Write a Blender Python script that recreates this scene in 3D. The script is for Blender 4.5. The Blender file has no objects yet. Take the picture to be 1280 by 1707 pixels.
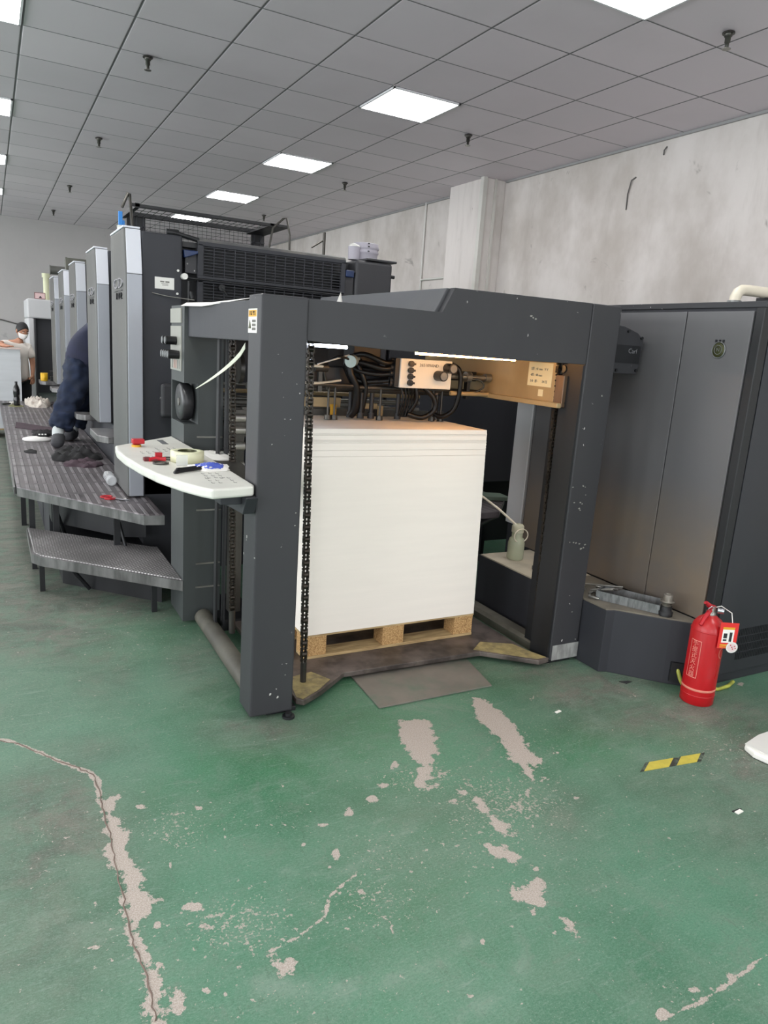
import bpy, bmesh, math, random
import numpy as np
from mathutils import Vector, Matrix
random.seed(7)
sc = bpy.context.scene
COL = sc.collection
PI = math.pi

# ------------------------------------------------------------------ camera, exposure, world
CEIL = 3.373
cam_d = bpy.data.cameras.new('camera')
cam_d.sensor_fit = 'HORIZONTAL'; cam_d.sensor_width = 36.0
cam_d.lens = 36.0 * 1202.66 / 1280.0
cam_d.clip_start = 0.05; cam_d.clip_end = 100
cam = bpy.data.objects.new('camera', cam_d); COL.objects.link(cam)
r_ = Vector((0.88130447, -0.46784793, 0.06648866))
d_ = Vector((-0.04595295, -0.22488509, -0.97330109))
f_ = Vector((0.47030921, 0.85471926, -0.21969123))
cam.matrix_world = Matrix(((r_.x, -d_.x, -f_.x, 0), (r_.y, -d_.y, -f_.y, 0), (r_.z, -d_.z, -f_.z, 1.5), (0, 0, 0, 1)))
sc.camera = cam
sc.view_settings.view_transform = 'Standard'
sc.view_settings.look = 'None'
sc.view_settings.gamma = 1.0
sc.view_settings.use_curve_mapping = False
sc.view_settings.exposure = 0.12
LAMP_STRENGTH = 20.0
w = bpy.data.worlds.new('world'); sc.world = w; w.use_nodes = True
w.node_tree.nodes['Background'].inputs[0].default_value = (0.5, 0.55, 0.6, 1)
w.node_tree.nodes['Background'].inputs[1].default_value = 0.2

# daylight from unseen windows, put in left and behind to brighten ceiling and walls
def added_daylight(loc, rot, sx, sy, watts):
    L = bpy.data.lights.new('added_daylight','AREA'); L.shape = 'RECTANGLE'; L.size = sx; L.size_y = sy
    L.energy = watts; L.color = (0.94,0.97,1.0)
    o = bpy.data.objects.new('added_daylight', L); COL.objects.link(o); o.location = loc; o.rotation_euler = rot
FILL_L, FILL_B = 145.0, 74.0
for y in (-1.2, 2.4, 6.0, 9.6, 13.2): added_daylight((-5.62, y, 1.75), (PI/2, 0, -PI/2), 2.6, 2.3, FILL_L)
for x in (-3.6, -0.3, 3.0): added_daylight((x, -3.62, 1.75), (PI/2, 0, 0), 2.4, 2.3, FILL_B)

# ------------------------------------------------------------------ helpers
def lin(c):
    return tuple(((v/255.0)/12.92 if v/255.0 <= 0.04045 else ((v/255.0+0.055)/1.055)**2.4) for v in c) + (1.0,)

class MB:
    """collects shapes and links them as one mesh object"""
    def __init__(s): s.v = []; s.f = []; s.sm = []
    def add(s, vs, fs, smooth=False):
        n = len(s.v); s.v += [tuple(p) for p in vs]
        for f in fs: s.f.append([n+i for i in f]); s.sm.append(smooth)
        return s
    def box(s, x0, x1, y0, y1, z0, z1):
        v = [(x0,y0,z0),(x1,y0,z0),(x1,y1,z0),(x0,y1,z0),(x0,y0,z1),(x1,y0,z1),(x1,y1,z1),(x0,y1,z1)]
        return s.add(v, [(3,2,1,0),(4,5,6,7),(0,1,5,4),(1,2,6,5),(2,3,7,6),(3,0,4,7)])
    def prism(s, poly, a, b, axis='z'):
        """poly of 2D points extruded from a to b along axis: z->(x,y), y->(x,z), x->(y,z)"""
        n = len(poly)
        def P(p, t):
            return (p[0],p[1],t) if axis=='z' else ((p[0],t,p[1]) if axis=='y' else (t,p[0],p[1]))
        v = [P(p,a) for p in poly]+[P(p,b) for p in poly]
        fs = [tuple(range(n)), tuple(range(2*n-1,n-1,-1))]+[((i+1)%n, i, n+i, n+(i+1)%n) for i in range(n)]
        return s.add(v, fs)
    def cyl(s, p, q, r, n=12, r2=None, caps=True):
        p = Vector(p); q = Vector(q); r2 = r if r2 is None else r2
        d = (q-p).normalized(); u = d.orthogonal().normalized(); w_ = d.cross(u)
        v = []
        for c, rr in ((p,r),(q,r2)):
            for i in range(n):
                a = 2*PI*i/n; v.append(c+u*rr*math.cos(a)+w_*rr*math.sin(a))
        s.add(v, [(i,(i+1)%n,n+(i+1)%n,n+i) for i in range(n)], True)
        if caps: s.add(v, [tuple(range(n-1,-1,-1)), tuple(range(n,2*n))])
        return s
    def tube(s, pts, r, n=8, caps=True, closed=False):
        pts = [Vector(p) for p in pts]
        m = len(pts); rr = r if isinstance(r,(list,tuple)) else [r]*m
        v = []; up = None
        for i, p in enumerate(pts):
            d = (pts[min(i+1,m-1)]-pts[max(i-1,0)]).normalized()
            if up is None: up = d.orthogonal().normalized()
            up = (up-d*up.dot(d))
            up = up.normalized() if up.length > 1e-6 else d.orthogonal().normalized()
            w_ = d.cross(up)
            for k in range(n):
                a = 2*PI*k/n; v.append(p+up*rr[i]*math.cos(a)+w_*rr[i]*math.sin(a))
        fs = []
        for i in range(m-1):
            for k in range(n):
                fs.append((i*n+k, i*n+(k+1)%n, (i+1)*n+(k+1)%n, (i+1)*n+k))
        if closed:
            for k in range(n): fs.append(((m-1)*n+k,(m-1)*n+(k+1)%n,(k+1)%n,k))
        s.add(v, fs, True)
        if caps and not closed: s.add(v, [tuple(range(n-1,-1,-1)), tuple(range((m-1)*n, m*n))])
        return s
    def lathe(s, prof, c=(0,0,0), n=24, mat=None, caps=True):
        """prof (r,z) list from bottom to top"""
        v = []; m = len(prof)
        for r, z in prof:
            for k in range(n):
                a = 2*PI*k/n; v.append(Vector((r*math.cos(a), r*math.sin(a), z)))
        if mat is not None: v = [mat @ p for p in v]
        v = [p+Vector(c) for p in v]
        fs = [(i*n+k, i*n+(k+1)%n, (i+1)*n+(k+1)%n, (i+1)*n+k) for i in range(m-1) for k in range(n)]
        s.add(v, fs, True)
        if caps: s.add(v, [tuple(range(n-1,-1,-1)), tuple(range((m-1)*n, m*n))], True)
        return s
    def ball(s, c, r, n=12, m=8):
        rx, ry, rz = (r,r,r) if not isinstance(r,(tuple,list)) else r
        v = []
        for j in range(m+1):
            t = PI*j/m
            for k in range(n):
                a = 2*PI*k/n
                v.append((c[0]+rx*math.sin(t)*math.cos(a), c[1]+ry*math.sin(t)*math.sin(a), c[2]-rz*math.cos(t)))
        return s.add(v, [(j*n+k, j*n+(k+1)%n, (j+1)*n+(k+1)%n, (j+1)*n+k) for j in range(m) for k in range(n)], True)
    def quad(s, a, b, c, d): return s.add([a,b,c,d], [(0,1,2,3)])
    def build(s, name, mat, parent=None, bevel=0, seg=2, weld=False):
        me = bpy.data.meshes.new(name)
        o_ = Vector((0,0,0))
        p = parent
        while p is not None: o_ = o_ + p.location; p = p.parent
        vs = [(v[0]-o_.x, v[1]-o_.y, v[2]-o_.z) for v in s.v]
        me.from_pydata(vs, [], s.f)
        me.polygons.foreach_set('use_smooth', s.sm)
        me.update()
        bm = bmesh.new(); bm.from_mesh(me)
        if weld: bmesh.ops.remove_doubles(bm, verts=bm.verts, dist=1e-5)
        bmesh.ops.recalc_face_normals(bm, faces=bm.faces)
        bm.to_mesh(me); bm.free()
        ob = bpy.data.objects.new(name, me); COL.objects.link(ob)
        if isinstance(mat, (list, tuple)):
            for q in mat: me.materials.append(q)
        else: me.materials.append(mat)
        if parent: ob.parent = parent
        if bevel:
            md = ob.modifiers.new('bevel','BEVEL'); md.width = bevel; md.segments = seg
            md.limit_method = 'ANGLE'; md.angle_limit = math.radians(35); md.harden_normals = False
        return ob

def B_(x0,x1,y0,y1,z0,z1): return MB().box(x0,x1,y0,y1,z0,z1)

def tag(o, label, cat, group=None, kind=None):
    o['label'] = label; o['category'] = cat
    if group: o['group'] = group
    if kind: o['kind'] = kind
    return o
def thing(name, loc, label, cat, group=None):
    o = bpy.data.objects.new(name, None); COL.objects.link(o); o.location = loc
    o.empty_display_size = 0.1
    return tag(o, label, cat, group)
def struct(o):
    o['kind'] = 'structure'; return o
def copy_tree(o, parent=None):
    c = o.copy(); COL.objects.link(c); c.parent = parent
    for ch in [k for k in bpy.data.objects if k.parent == o and k != c]: copy_tree(ch, c)
    return c

FRONT = Matrix(((1,0,0),(0,0,-1),(0,1,0)))     # lettering on a face looking towards -y
LEFT = Matrix(((0,0,-1),(-1,0,0),(0,1,0)))     # lettering on a face looking towards -x
TOP = Matrix(((1,0,0),(0,1,0),(0,0,1)))
def lettering(text, size, loc, rot, mat, parent, ext=0.0006, name='lettering', align='CENTER', bend=None, sx=1.0):
    cu = bpy.data.curves.new('t','FONT'); cu.body = text; cu.size = size; cu.extrude = ext
    cu.align_x = align; cu.align_y = 'CENTER'; cu.resolution_u = 2
    tmp = bpy.data.objects.new('t', cu); COL.objects.link(tmp)
    dg = bpy.context.evaluated_depsgraph_get(); dg.update()
    me = bpy.data.meshes.new_from_object(tmp.evaluated_get(dg))
    bpy.data.objects.remove(tmp)
    me.name = name; me.materials.clear(); me.materials.append(mat)
    o_ = Vector((0,0,0)); p = parent
    while p is not None: o_ = o_ + p.location; p = p.parent
    for v in me.vertices:
        c = v.co.copy(); c.x *= sx
        v.co = (bend(c) if bend else Vector(loc) + rot @ c) - o_
    ob = bpy.data.objects.new(name, me); COL.objects.link(ob)
    if parent: ob.parent = parent
    return ob

# ------------------------------------------------------------------ materials
def newmat(name):
    m = bpy.data.materials.new(name); m.use_nodes = True
    nt = m.node_tree; return m, nt, nt.nodes['Principled BSDF']
def N(nt, t, **k):
    n = nt.nodes.new(t)
    for a, b in k.items():
        if a.startswith('i_'):
            key = a[2:]; key = int(key) if key.isdigit() else key
            n.inputs[key].default_value = b
        else: setattr(n, a, b)
    return n
def mixc(nt, fac, a, b, mode='MIX'):
    n = N(nt, 'ShaderNodeMix', data_type='RGBA', blend_type=mode)
    for sock, val in ((n.inputs[0],fac),(n.inputs[6],a),(n.inputs[7],b)):
        if hasattr(val,'links'): nt.links.new(val, sock)
        else: sock.default_value = val
    return n.outputs[2]
def math_(nt, op, a, b=None, c=None, clamp=False):
    n = N(nt, 'ShaderNodeMath', operation=op, use_clamp=clamp)
    for i, val in enumerate((a,b,c)):
        if val is None: continue
        if hasattr(val,'links'): nt.links.new(val, n.inputs[i])
        else: n.inputs[i].default_value = val
    return n.outputs[0]
def ramp(nt, fac, a, b, lo=0.0, hi=1.0):
    n = N(nt, 'ShaderNodeMapRange', interpolation_type='SMOOTHSTEP')
    nt.links.new(fac, n.inputs[0]); n.inputs[1].default_value = a; n.inputs[2].default_value = b
    n.inputs[3].default_value = lo; n.inputs[4].default_value = hi
    return n.outputs[0]
def noise(nt, vec, scale, detail=4, rough=0.55, stretch=None, dist=0.0):
    if stretch:
        mp = N(nt, 'ShaderNodeMapping'); nt.links.new(vec, mp.inputs[0]); mp.inputs['Scale'].default_value = stretch; vec = mp.outputs[0]
    n = N(nt, 'ShaderNodeTexNoise'); nt.links.new(vec, n.inputs['Vector'])
    n.inputs['Scale'].default_value = scale; n.inputs['Detail'].default_value = detail
    n.inputs['Roughness'].default_value = rough; n.inputs['Distortion'].default_value = dist
    return n.outputs[0]
def bump(nt, h, bsdf, strength=0.2, dist=0.01):
    n = N(nt, 'ShaderNodeBump'); n.inputs['Strength'].default_value = strength; n.inputs['Distance'].default_value = dist
    nt.links.new(h, n.inputs['Height']); nt.links.new(n.outputs[0], bsdf.inputs['Normal'])

def paint(name, col, rough=0.5, metal=0.0, var=0.12, scale=3.0, streak=(1,1,0.25), dust=None, dust_amt=0.35, chips=None, chip_lo=0.70, spec=0.5, bumps=0.03, fine=40):
    m, nt, b = newmat(name)
    tc = N(nt, 'ShaderNodeNewGeometry').outputs['Position']
    c = lin(col) if len(col) == 3 else col
    dark = tuple(v*(1-var) for v in c[:3])+(1,); lite = tuple(min(1,v*(1+var)) for v in c[:3])+(1,)
    n1 = noise(nt, tc, scale, 4, 0.6, streak)
    out = mixc(nt, ramp(nt, n1, 0.3, 0.7), dark, lite)
    if dust:
        n2 = noise(nt, tc, scale*0.6, 5, 0.65, (1.0,1.0,0.8))
        out = mixc(nt, ramp(nt, n2, 0.45, 0.8, 0, dust_amt), out, lin(dust))
    if chips:
        n3 = noise(nt, tc, 38, 2, 0.5); n4 = noise(nt, tc, 3.1, 2, 0.5)
        k = math_(nt, 'MULTIPLY', ramp(nt, n3, chip_lo, chip_lo+0.02), ramp(nt, n4, 0.52, 0.6))
        out = mixc(nt, k, out, lin(chips))
    nt.links.new(out, b.inputs['Base Color'])
    nf = noise(nt, tc, fine, 3, 0.6)
    nt.links.new(ramp(nt, n1, 0.2, 0.8, rough-0.06, rough+0.08), b.inputs['Roughness'])
    b.inputs['Metallic'].default_value = metal
    b.inputs['Specular IOR Level'].default_value = spec
    if bumps: bump(nt, nf, b, bumps, 0.004)
    return m
def plain(name, col, rough=0.5, metal=0.0, spec=0.5, emit=0, trans=0, ior=1.45):
    m, nt, b = newmat(name)
    b.inputs['Base Color'].default_value = lin(col); b.inputs['Roughness'].default_value = rough
    b.inputs['Metallic'].default_value = metal; b.inputs['Specular IOR Level'].default_value = spec
    if trans: b.inputs['Transmission Weight'].default_value = trans; b.inputs['IOR'].default_value = ior
    if emit:
        b.inputs['Emission Color'].default_value = lin(col); b.inputs['Emission Strength'].default_value = emit
    return m

M = {}
M['dark'] = paint('anthracite paint', (55,55,58), 0.46, 0.0, 0.10, 1.6, (1,1,0.3), dust=(78,75,73), dust_amt=0.22, chips=(190,188,184), chip_lo=0.71, spec=0.35)
M['post2'] = paint('greenish grey paint', (66,70,70), 0.5, 0.0, 0.10, 1.6, (1,1,0.3), dust=(84,84,80), dust_amt=0.3, spec=0.35)
M['dark2'] = paint('dark side paint', (49,50,55), 0.52, 0.0, 0.15, 2.0, dust=(70,68,66), dust_amt=0.2, spec=0.35)
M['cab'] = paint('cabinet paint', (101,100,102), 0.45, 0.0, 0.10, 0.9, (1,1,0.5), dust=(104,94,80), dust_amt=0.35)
M['black'] = paint('black machine paint', (24,25,28), 0.5, 0.0, 0.3, 4.0)
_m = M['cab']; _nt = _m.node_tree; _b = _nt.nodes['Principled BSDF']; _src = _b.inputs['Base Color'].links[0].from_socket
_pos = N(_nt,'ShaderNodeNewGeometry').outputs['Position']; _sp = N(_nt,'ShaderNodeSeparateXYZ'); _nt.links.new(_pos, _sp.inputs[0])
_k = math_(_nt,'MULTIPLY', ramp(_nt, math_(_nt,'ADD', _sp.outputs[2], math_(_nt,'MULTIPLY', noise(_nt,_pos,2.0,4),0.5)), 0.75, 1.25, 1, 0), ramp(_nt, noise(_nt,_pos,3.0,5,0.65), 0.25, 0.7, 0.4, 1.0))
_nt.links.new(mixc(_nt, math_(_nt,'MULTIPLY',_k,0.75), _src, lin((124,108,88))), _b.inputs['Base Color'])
M['hosek'] = plain('black rubber', (9,9,11), 0.4, spec=0.35)
M['silver'] = paint('brushed tower cover', (92,92,91), 0.5, 0.35, 0.16, 2.2, (1,1,0.06), dust=(104,102,90), dust_amt=0.5, fine=20)
M['silver2'] = paint('light tower front', (164,167,175), 0.45, 0.3, 0.06, 2.2, (1,1,0.06))
M['silver_lit'] = paint('pale lit tower cap', (208,210,218), 0.5, 0.1, 0.04, 2.2, (1,1,0.1))  # brightness of the up-tilted strip put into a paler silver
M['steel'] = paint('worn steel', (150,148,142), 0.35, 0.8, 0.2, 6)
M['steeld'] = paint('oily dark steel', (78,76,72), 0.4, 0.7, 0.3, 8)
M['beige'] = paint('beige frame plate', (176,152,112), 0.42, 0.2, 0.08, 3, dust=(120,104,80), dust_amt=0.3)
M['brown'] = paint('greasy plate', (120,96,76), 0.4, 0.4, 0.2, 9)
M['chain'] = paint('greasy chain steel', (58,52,46), 0.35, 0.75, 0.4, 30)
M['white'] = paint('white enamel', (218,217,212), 0.4, 0, 0.03, 3)
M['console'] = paint('console top', (212,211,203), 0.42, 0, 0.05, 7, dust=(180,174,160), dust_amt=0.5)
M['panelw'] = paint('pale control panel', (150,150,142), 0.4, 0.2, 0.05, 20)
M['knob'] = plain('black knob', (18,18,20), 0.35)
M['knobface'] = plain('grey knob face', (120,122,124), 0.4, 0.3)
M['paper'] = plain('white paper', (232,230,224), 0.75)
M['blueink'] = plain('blue print', (72,92,190), 0.6)
M['blackink'] = plain('black print', (35,35,38), 0.7)
M['greyink'] = plain('grey print', (110,108,104), 0.7)
M['yellow'] = plain('yellow print', (214,160,40), 0.5)
M['red'] = paint('extinguisher red', (176,18,26), 0.3, 0, 0.08, 5, dust=(190,90,80), dust_amt=0.25)
M['redp'] = plain('red plastic', (176,20,34), 0.4)
M['tagr'] = plain('red tag', (214,44,40), 0.5)
M['pink'] = plain('faded band', (214,130,112), 0.5)
M['pinkl'] = plain('faded lettering', (222,140,128), 0.5)
M['yhose'] = paint('yellow green hose', (168,172,70), 0.4, 0, 0.3, 20)
M['olive'] = paint('olive brass badge', (62,64,34), 0.4, 0.4, 0.25, 60)
M['badge'] = plain('chrome badge', (200,200,205), 0.25, 0.9)
M['badged'] = plain('black badge lettering', (30,31,34), 0.3, 0.3)
M['cloth'] = paint('black cloth', (15,14,16), 0.9, 0, 0.3, 12, (1,1,1), bumps=0.3)
M['clothp'] = paint('purple cloth', (66,50,58), 0.9, 0, 0.3, 12, (1,1,1), bumps=0.3)
M['clothw'] = paint('pale rag', (196,188,178), 0.9, 0, 0.15, 12, (1,1,1), dust=(110,80,66), dust_amt=0.8, bumps=0.3)
M['navy'] = paint('navy work clothes', (24,34,56), 0.88, 0, 0.3, 9, (1,1,1.5), bumps=0.5, fine=18)
M['shirt'] = paint('dark blue shirt', (40,42,62), 0.88, 0, 0.2, 9, (1,1,1), bumps=0.4, fine=18)
M['tee'] = paint('cream tee shirt', (222,214,206), 0.9, 0, 0.05, 9, (1,1,1), bumps=0.4, fine=18)
M['skin'] = paint('skin', (176,126,100), 0.55, 0, 0.06, 12, (1,1,1))
M['hair'] = plain('black hair', (16,15,16), 0.6)
M['mask'] = plain('white face mask', (232,230,226), 0.8)
M['sock'] = plain('grey sock', (196,200,200), 0.9)
M['shoe'] = paint('dark grey shoe', (58,58,62), 0.7, 0, 0.2, 20)
M['blueplas'] = plain('blue plastic', (30,120,196), 0.4)
M['dblue'] = paint('dark blue plastic', (22,44,84), 0.4, 0, 0.2, 8)
M['cupy'] = plain('yellow plastic', (214,168,20), 0.45)
M['pvc'] = paint('cream plastic pipe', (214,206,188), 0.4, 0, 0.04, 8)
M['galv'] = paint('galvanised metal', (120,122,122), 0.45, 0.6, 0.3, 60)
M['dglass'] = plain('dark cola bottle', (26,24,26), 0.15)
M['tapew'] = plain('cream tape', (214,214,180), 0.45)
M['bucket'] = paint('grey white pail', (176,172,182), 0.45, 0, 0.06, 12)
M['wire'] = plain('grey cable', (90,88,86), 0.6)
M['lcab'] = paint('light grey cabinet', (190,190,192), 0.5, 0, 0.04, 2)

def glassmat(name, col, alpha):
    m, nt, b = newmat(name)
    b.inputs['Base Color'].default_value = lin(col); b.inputs['Roughness'].default_value = 0.08
    b.inputs['Alpha'].default_value = alpha
    return m
M['clear'] = glassmat('clear plastic', (225,228,230), 0.38)
M['jar'] = glassmat('cloudy jar glass', (186,190,164), 0.72)

def chip_mat():
    m, nt, b = newmat('chipboard')
    tc = N(nt,'ShaderNodeNewGeometry').outputs['Position']
    v = N(nt,'ShaderNodeTexVoronoi'); nt.links.new(tc, v.inputs['Vector']); v.inputs['Scale'].default_value = 260
    c = mixc(nt, ramp(nt, v.outputs['Color'], 0.1, 0.9), lin((150,112,68)), lin((206,168,116)))
    nt.links.new(c, b.inputs['Base Color']); b.inputs['Roughness'].default_value = 0.85
    return m
M['chip'] = chip_mat()
def wood_mat():
    m, nt, b = newmat('pale board')
    tc = N(nt,'ShaderNodeNewGeometry').outputs['Position']
    c = mixc(nt, ramp(nt, noise(nt, tc, 6, 5, 0.6, (1,14,14)), 0.3, 0.7), lin((148,122,84)), lin((196,170,124)))
    nt.links.new(c, b.inputs['Base Color']); b.inputs['Roughness'].default_value = 0.8
    return m
M['wood'] = wood_mat()
def plate_mat(name, col, worn, kind):
    """walkway plate with raised bars"""
    m, nt, b = newmat(name)
    pos = N(nt,'ShaderNodeNewGeometry').outputs['Position']
    sp = N(nt,'ShaderNodeSeparateXYZ'); nt.links.new(pos, sp.inputs[0])
    x, y = sp.outputs[0], sp.outputs[1]
    F = 2*PI/0.055
    if kind == 'bars':
        u = math_(nt,'SINE', math_(nt,'MULTIPLY', x, 2*PI/0.052)); v = math_(nt,'ABSOLUTE', math_(nt,'SINE', math_(nt,'MULTIPLY', y, PI/0.34)))
        hh = math_(nt,'MULTIPLY', ramp(nt, u, 0.1, 0.6), ramp(nt, v, 0.12, 0.3))
    else:
        a = math_(nt,'MULTIPLY', math_(nt,'ADD', x, y), F); c_ = math_(nt,'MULTIPLY', math_(nt,'SUBTRACT', x, y), F)
        h = math_(nt,'MULTIPLY', math_(nt,'SINE', a), math_(nt,'SINE', c_))
        hh = ramp(nt, math_(nt,'ABSOLUTE', h), 0.5, 0.75)
    n1 = noise(nt, pos, 4, 5, 0.65)
    base = mixc(nt, ramp(nt, n1, 0.35, 0.7), lin(tuple(v*0.78 for v in col)), lin(col))
    amt = math_(nt,'MULTIPLY', hh, ramp(nt, noise(nt, pos, 2.2, 3), 0.35, 0.6, 0.25, 0.85))
    c = mixc(nt, amt, base, lin(worn))
    nt.links.new(c, b.inputs['Base Color']); b.inputs['Metallic'].default_value = 0.35
    nt.links.new(ramp(nt, n1, 0.3, 0.7, 0.38, 0.55), b.inputs['Roughness'])
    bump(nt, hh, b, 0.6, 0.003)
    return m
M['deck'] = plate_mat('walkway plate', (102,96,99), (140,135,137), 'bars')
M['tread'] = plate_mat('checker plate tread', (116,113,113), (196,193,192), 'checker')
M['edge'] = paint('worn plate edge', (112,110,110), 0.35, 0.6, 0.35, 14)
M['pile'] = paint('worn pile board', (88,80,76), 0.45, 0.3, 0.5, 9, (1,1,1), dust=(140,130,118), dust_amt=0.5)
M['pileyel'] = paint('yellow worn board tip', (150,136,92), 0.65, 0, 0.25, 24, (1,1,1), dust=(88,82,70), dust_amt=1.0)
M['fplate'] = paint('dusty floor plate', (118,112,104), 0.55, 0.1, 0.15, 5, (1,1,1), dust=(62,104,82), dust_amt=0.8)

# ceiling tiles: material grooves on a 0.6 m grid
def ceil_mat():
    m, nt, b = newmat('ceiling tiles')
    pos = N(nt,'ShaderNodeNewGeometry').outputs['Position']
    sp = N(nt,'ShaderNodeSeparateXYZ'); nt.links.new(pos, sp.inputs[0])
    def groove(axis, off, wd):
        t = math_(nt,'DIVIDE', math_(nt,'SUBTRACT', sp.outputs[axis], off), 0.6)
        fr = math_(nt,'FRACT', math_(nt,'ADD', t, 100.5))
        d = math_(nt,'ABSOLUTE', math_(nt,'SUBTRACT', fr, 0.5))
        return d
    dx = groove(0, 0.275, 0); dy = groove(1, 3.353, 0)
    gx = ramp(nt, dx, 0.008, 0.012, 1, 0); gy = ramp(nt, dy, 0.006, 0.010, 1, 0)
    g = math_(nt,'MAXIMUM', gx, gy)
    cx = N(nt,'ShaderNodeTexWhiteNoise', noise_dimensions='2D')
    cmb = N(nt,'ShaderNodeCombineXYZ')
    for k,(ax,off) in enumerate(((0,0.275),(1,3.353))):
        nt.links.new(math_(nt,'FLOOR', math_(nt,'DIVIDE', math_(nt,'SUBTRACT', sp.outputs[ax], off), 0.6)), cmb.inputs[k])
    nt.links.new(cmb.outputs[0], cx.inputs['Vector'])
    # fine perforation
    base = mixc(nt, cx.outputs['Value'], lin((212,203,210)), lin((222,212,219)))
    base = mixc(nt, ramp(nt, noise(nt, pos, 1.3, 4), 0.4, 0.75, 0, 0.25), base, lin((196,187,192)))
    c = mixc(nt, g, base, lin((96,96,98)))
    nt.links.new(c, b.inputs['Base Color']); b.inputs['Roughness'].default_value = 0.55
    h = math_(nt,'MINIMUM', ramp(nt, dx, 0.0, 0.02), ramp(nt, dy, 0.0, 0.02))
    bump(nt, h, b, 0.5, 0.01)
    return m
def wall_mat(name, base, dirty, amt=0.6):
    m, nt, b = newmat(name)
    pos = N(nt,'ShaderNodeNewGeometry').outputs['Position']
    n1 = noise(nt, pos, 0.9, 6, 0.62, (1,1,0.7)); n2 = noise(nt, pos, 2.4, 5, 0.7, (1,1,0.18)); n3 = noise(nt, pos, 30, 3, 0.6)
    c = mixc(nt, ramp(nt, n1, 0.42, 0.72, 0, amt), lin(base), lin(dirty))
    c = mixc(nt, ramp(nt, n2, 0.52, 0.8, 0, amt*0.6), c, lin(tuple(v*0.9 for v in dirty)))
    n4 = noise(nt, pos, 2.0, 4, 0.6, (1,1,1), 1.5)
    c = mixc(nt, ramp(nt, n4, 0.66, 0.74, 0, amt*0.7), c, lin(tuple(v*0.72 for v in dirty)))
    nt.links.new(c, b.inputs['Base Color']); b.inputs['Roughness'].default_value = 0.9
    bump(nt, n3, b, 0.15, 0.004)
    return m
def floor_mat():
    m, nt, b = newmat('worn green floor coating')
    pos = N(nt,'ShaderNodeNewGeometry').outputs['Position']
    at = N(nt,'ShaderNodeAttribute'); at.attribute_name = 'wear'
    at2 = N(nt,'ShaderNodeAttribute'); at2.attribute_name = 'tone'
    s1 = N(nt,'ShaderNodeSeparateColor'); nt.links.new(at.outputs['Color'], s1.inputs[0])
    s2 = N(nt,'ShaderNodeSeparateColor'); nt.links.new(at2.outputs['Color'], s2.inputs[0])
    peel, grey, milk = s1.outputs; deep, arc, speck = s2.outputs
    big = noise(nt, pos, 1.6, 6, 0.65); mid = noise(nt, pos, 6, 7, 0.72, None, 0.6); fine = noise(nt, pos, 42, 6, 0.75); vf = noise(nt, pos, 260, 2, 0.6)
    soft = noise(nt, pos, 3.2, 8, 0.72, (1,2.2,1), 0.8)
    c = mixc(nt, ramp(nt, big, 0.35, 0.68), lin((74,124,98)), lin((48,102,74)))
    c = mixc(nt, ramp(nt, mid, 0.42, 0.66, 0, 0.65), c, lin((92,122,102)))
    dk = math_(nt,'MULTIPLY', deep, ramp(nt, mid, 0.35, 0.65, 1.0, 0.4), clamp=True)
    c = mixc(nt, dk, c, mixc(nt, ramp(nt, soft, 0.35, 0.65), lin((20,92,48)), lin((40,112,68))))
    mk = math_(nt,'MULTIPLY', milk, ramp(nt, soft, 0.38, 0.66, 0.1, 1.0), clamp=True)
    c = mixc(nt, math_(nt,'MULTIPLY', mk, 0.8), c, lin((98,132,114)))
    ar = math_(nt,'MULTIPLY', arc, ramp(nt, mid, 0.4, 0.6, 0.2, 1.0), clamp=True)
    c = mixc(nt, math_(nt,'MULTIPLY', ar, 0.38), c, lin((132,148,136)))
    gk = math_(nt,'MULTIPLY', grey, ramp(nt, mid, 0.35, 0.65, 1.1, 0.45), clamp=True)
    c = mixc(nt, gk, c, mixc(nt, ramp(nt, soft, 0.35, 0.65), lin((72,76,68)), lin((112,106,98))))
    # scuffs and grain everywhere
    sc1 = noise(nt, pos, 7, 7, 0.8, (1,6,1)); sc2 = noise(nt, pos, 8, 6, 0.78, (6,1.2,1)); sc3 = noise(nt, pos, 1.2, 9, 0.8, (1,1,1), 2.5)
    c = mixc(nt, ramp(nt, sc1, 0.54, 0.68, 0, 0.6), c, lin((122,140,128)))
    c = mixc(nt, ramp(nt, sc2, 0.56, 0.70, 0, 0.5), c, lin((48,76,60)))
    c = mixc(nt, ramp(nt, sc3, 0.55, 0.64, 0, 0.45), c, lin((112,128,114)))
    c = mixc(nt, ramp(nt, vf, 0.25, 0.75, 0.0, 0.25), c, lin((134,152,138)))
    gr1 = noise(nt, pos, 95, 4, 0.75, (1,1.8,1)); gr2 = noise(nt, pos, 14, 6, 0.8, None, 1.2)
    c = mixc(nt, ramp(nt, gr1, 0.50, 0.66, 0, 0.4), c, lin((126,148,132)))
    c = mixc(nt, ramp(nt, gr1, 0.34, 0.48, 0.3, 0.0), c, lin((46,78,60)))
    c = mixc(nt, ramp(nt, gr2, 0.54, 0.66, 0, 0.4), c, lin((106,122,108)))
    # peeled patches
    n5 = noise(nt, pos, 20, 8, 0.75)
    k = math_(nt,'ADD', peel, math_(nt,'MULTIPLY', math_(nt,'SUBTRACT', n5, 0.5), 2.2))
    pk = ramp(nt, k, 0.55, 0.59)
    sn = math_(nt,'ADD', noise(nt, pos, 48, 3, 0.6), math_(nt,'MULTIPLY', speck, 0.125))
    sn2 = math_(nt,'ADD', noise(nt, pos, 120, 2, 0.5), math_(nt,'MULTIPLY', speck, 0.16))
    spk = math_(nt,'MAXIMUM', ramp(nt, sn, 0.705, 0.72), math_(nt,'MULTIPLY', ramp(nt, sn2, 0.735, 0.755), 0.7))
    pk = math_(nt,'MAXIMUM', pk, math_(nt,'MULTIPLY', spk, 0.85))
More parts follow.
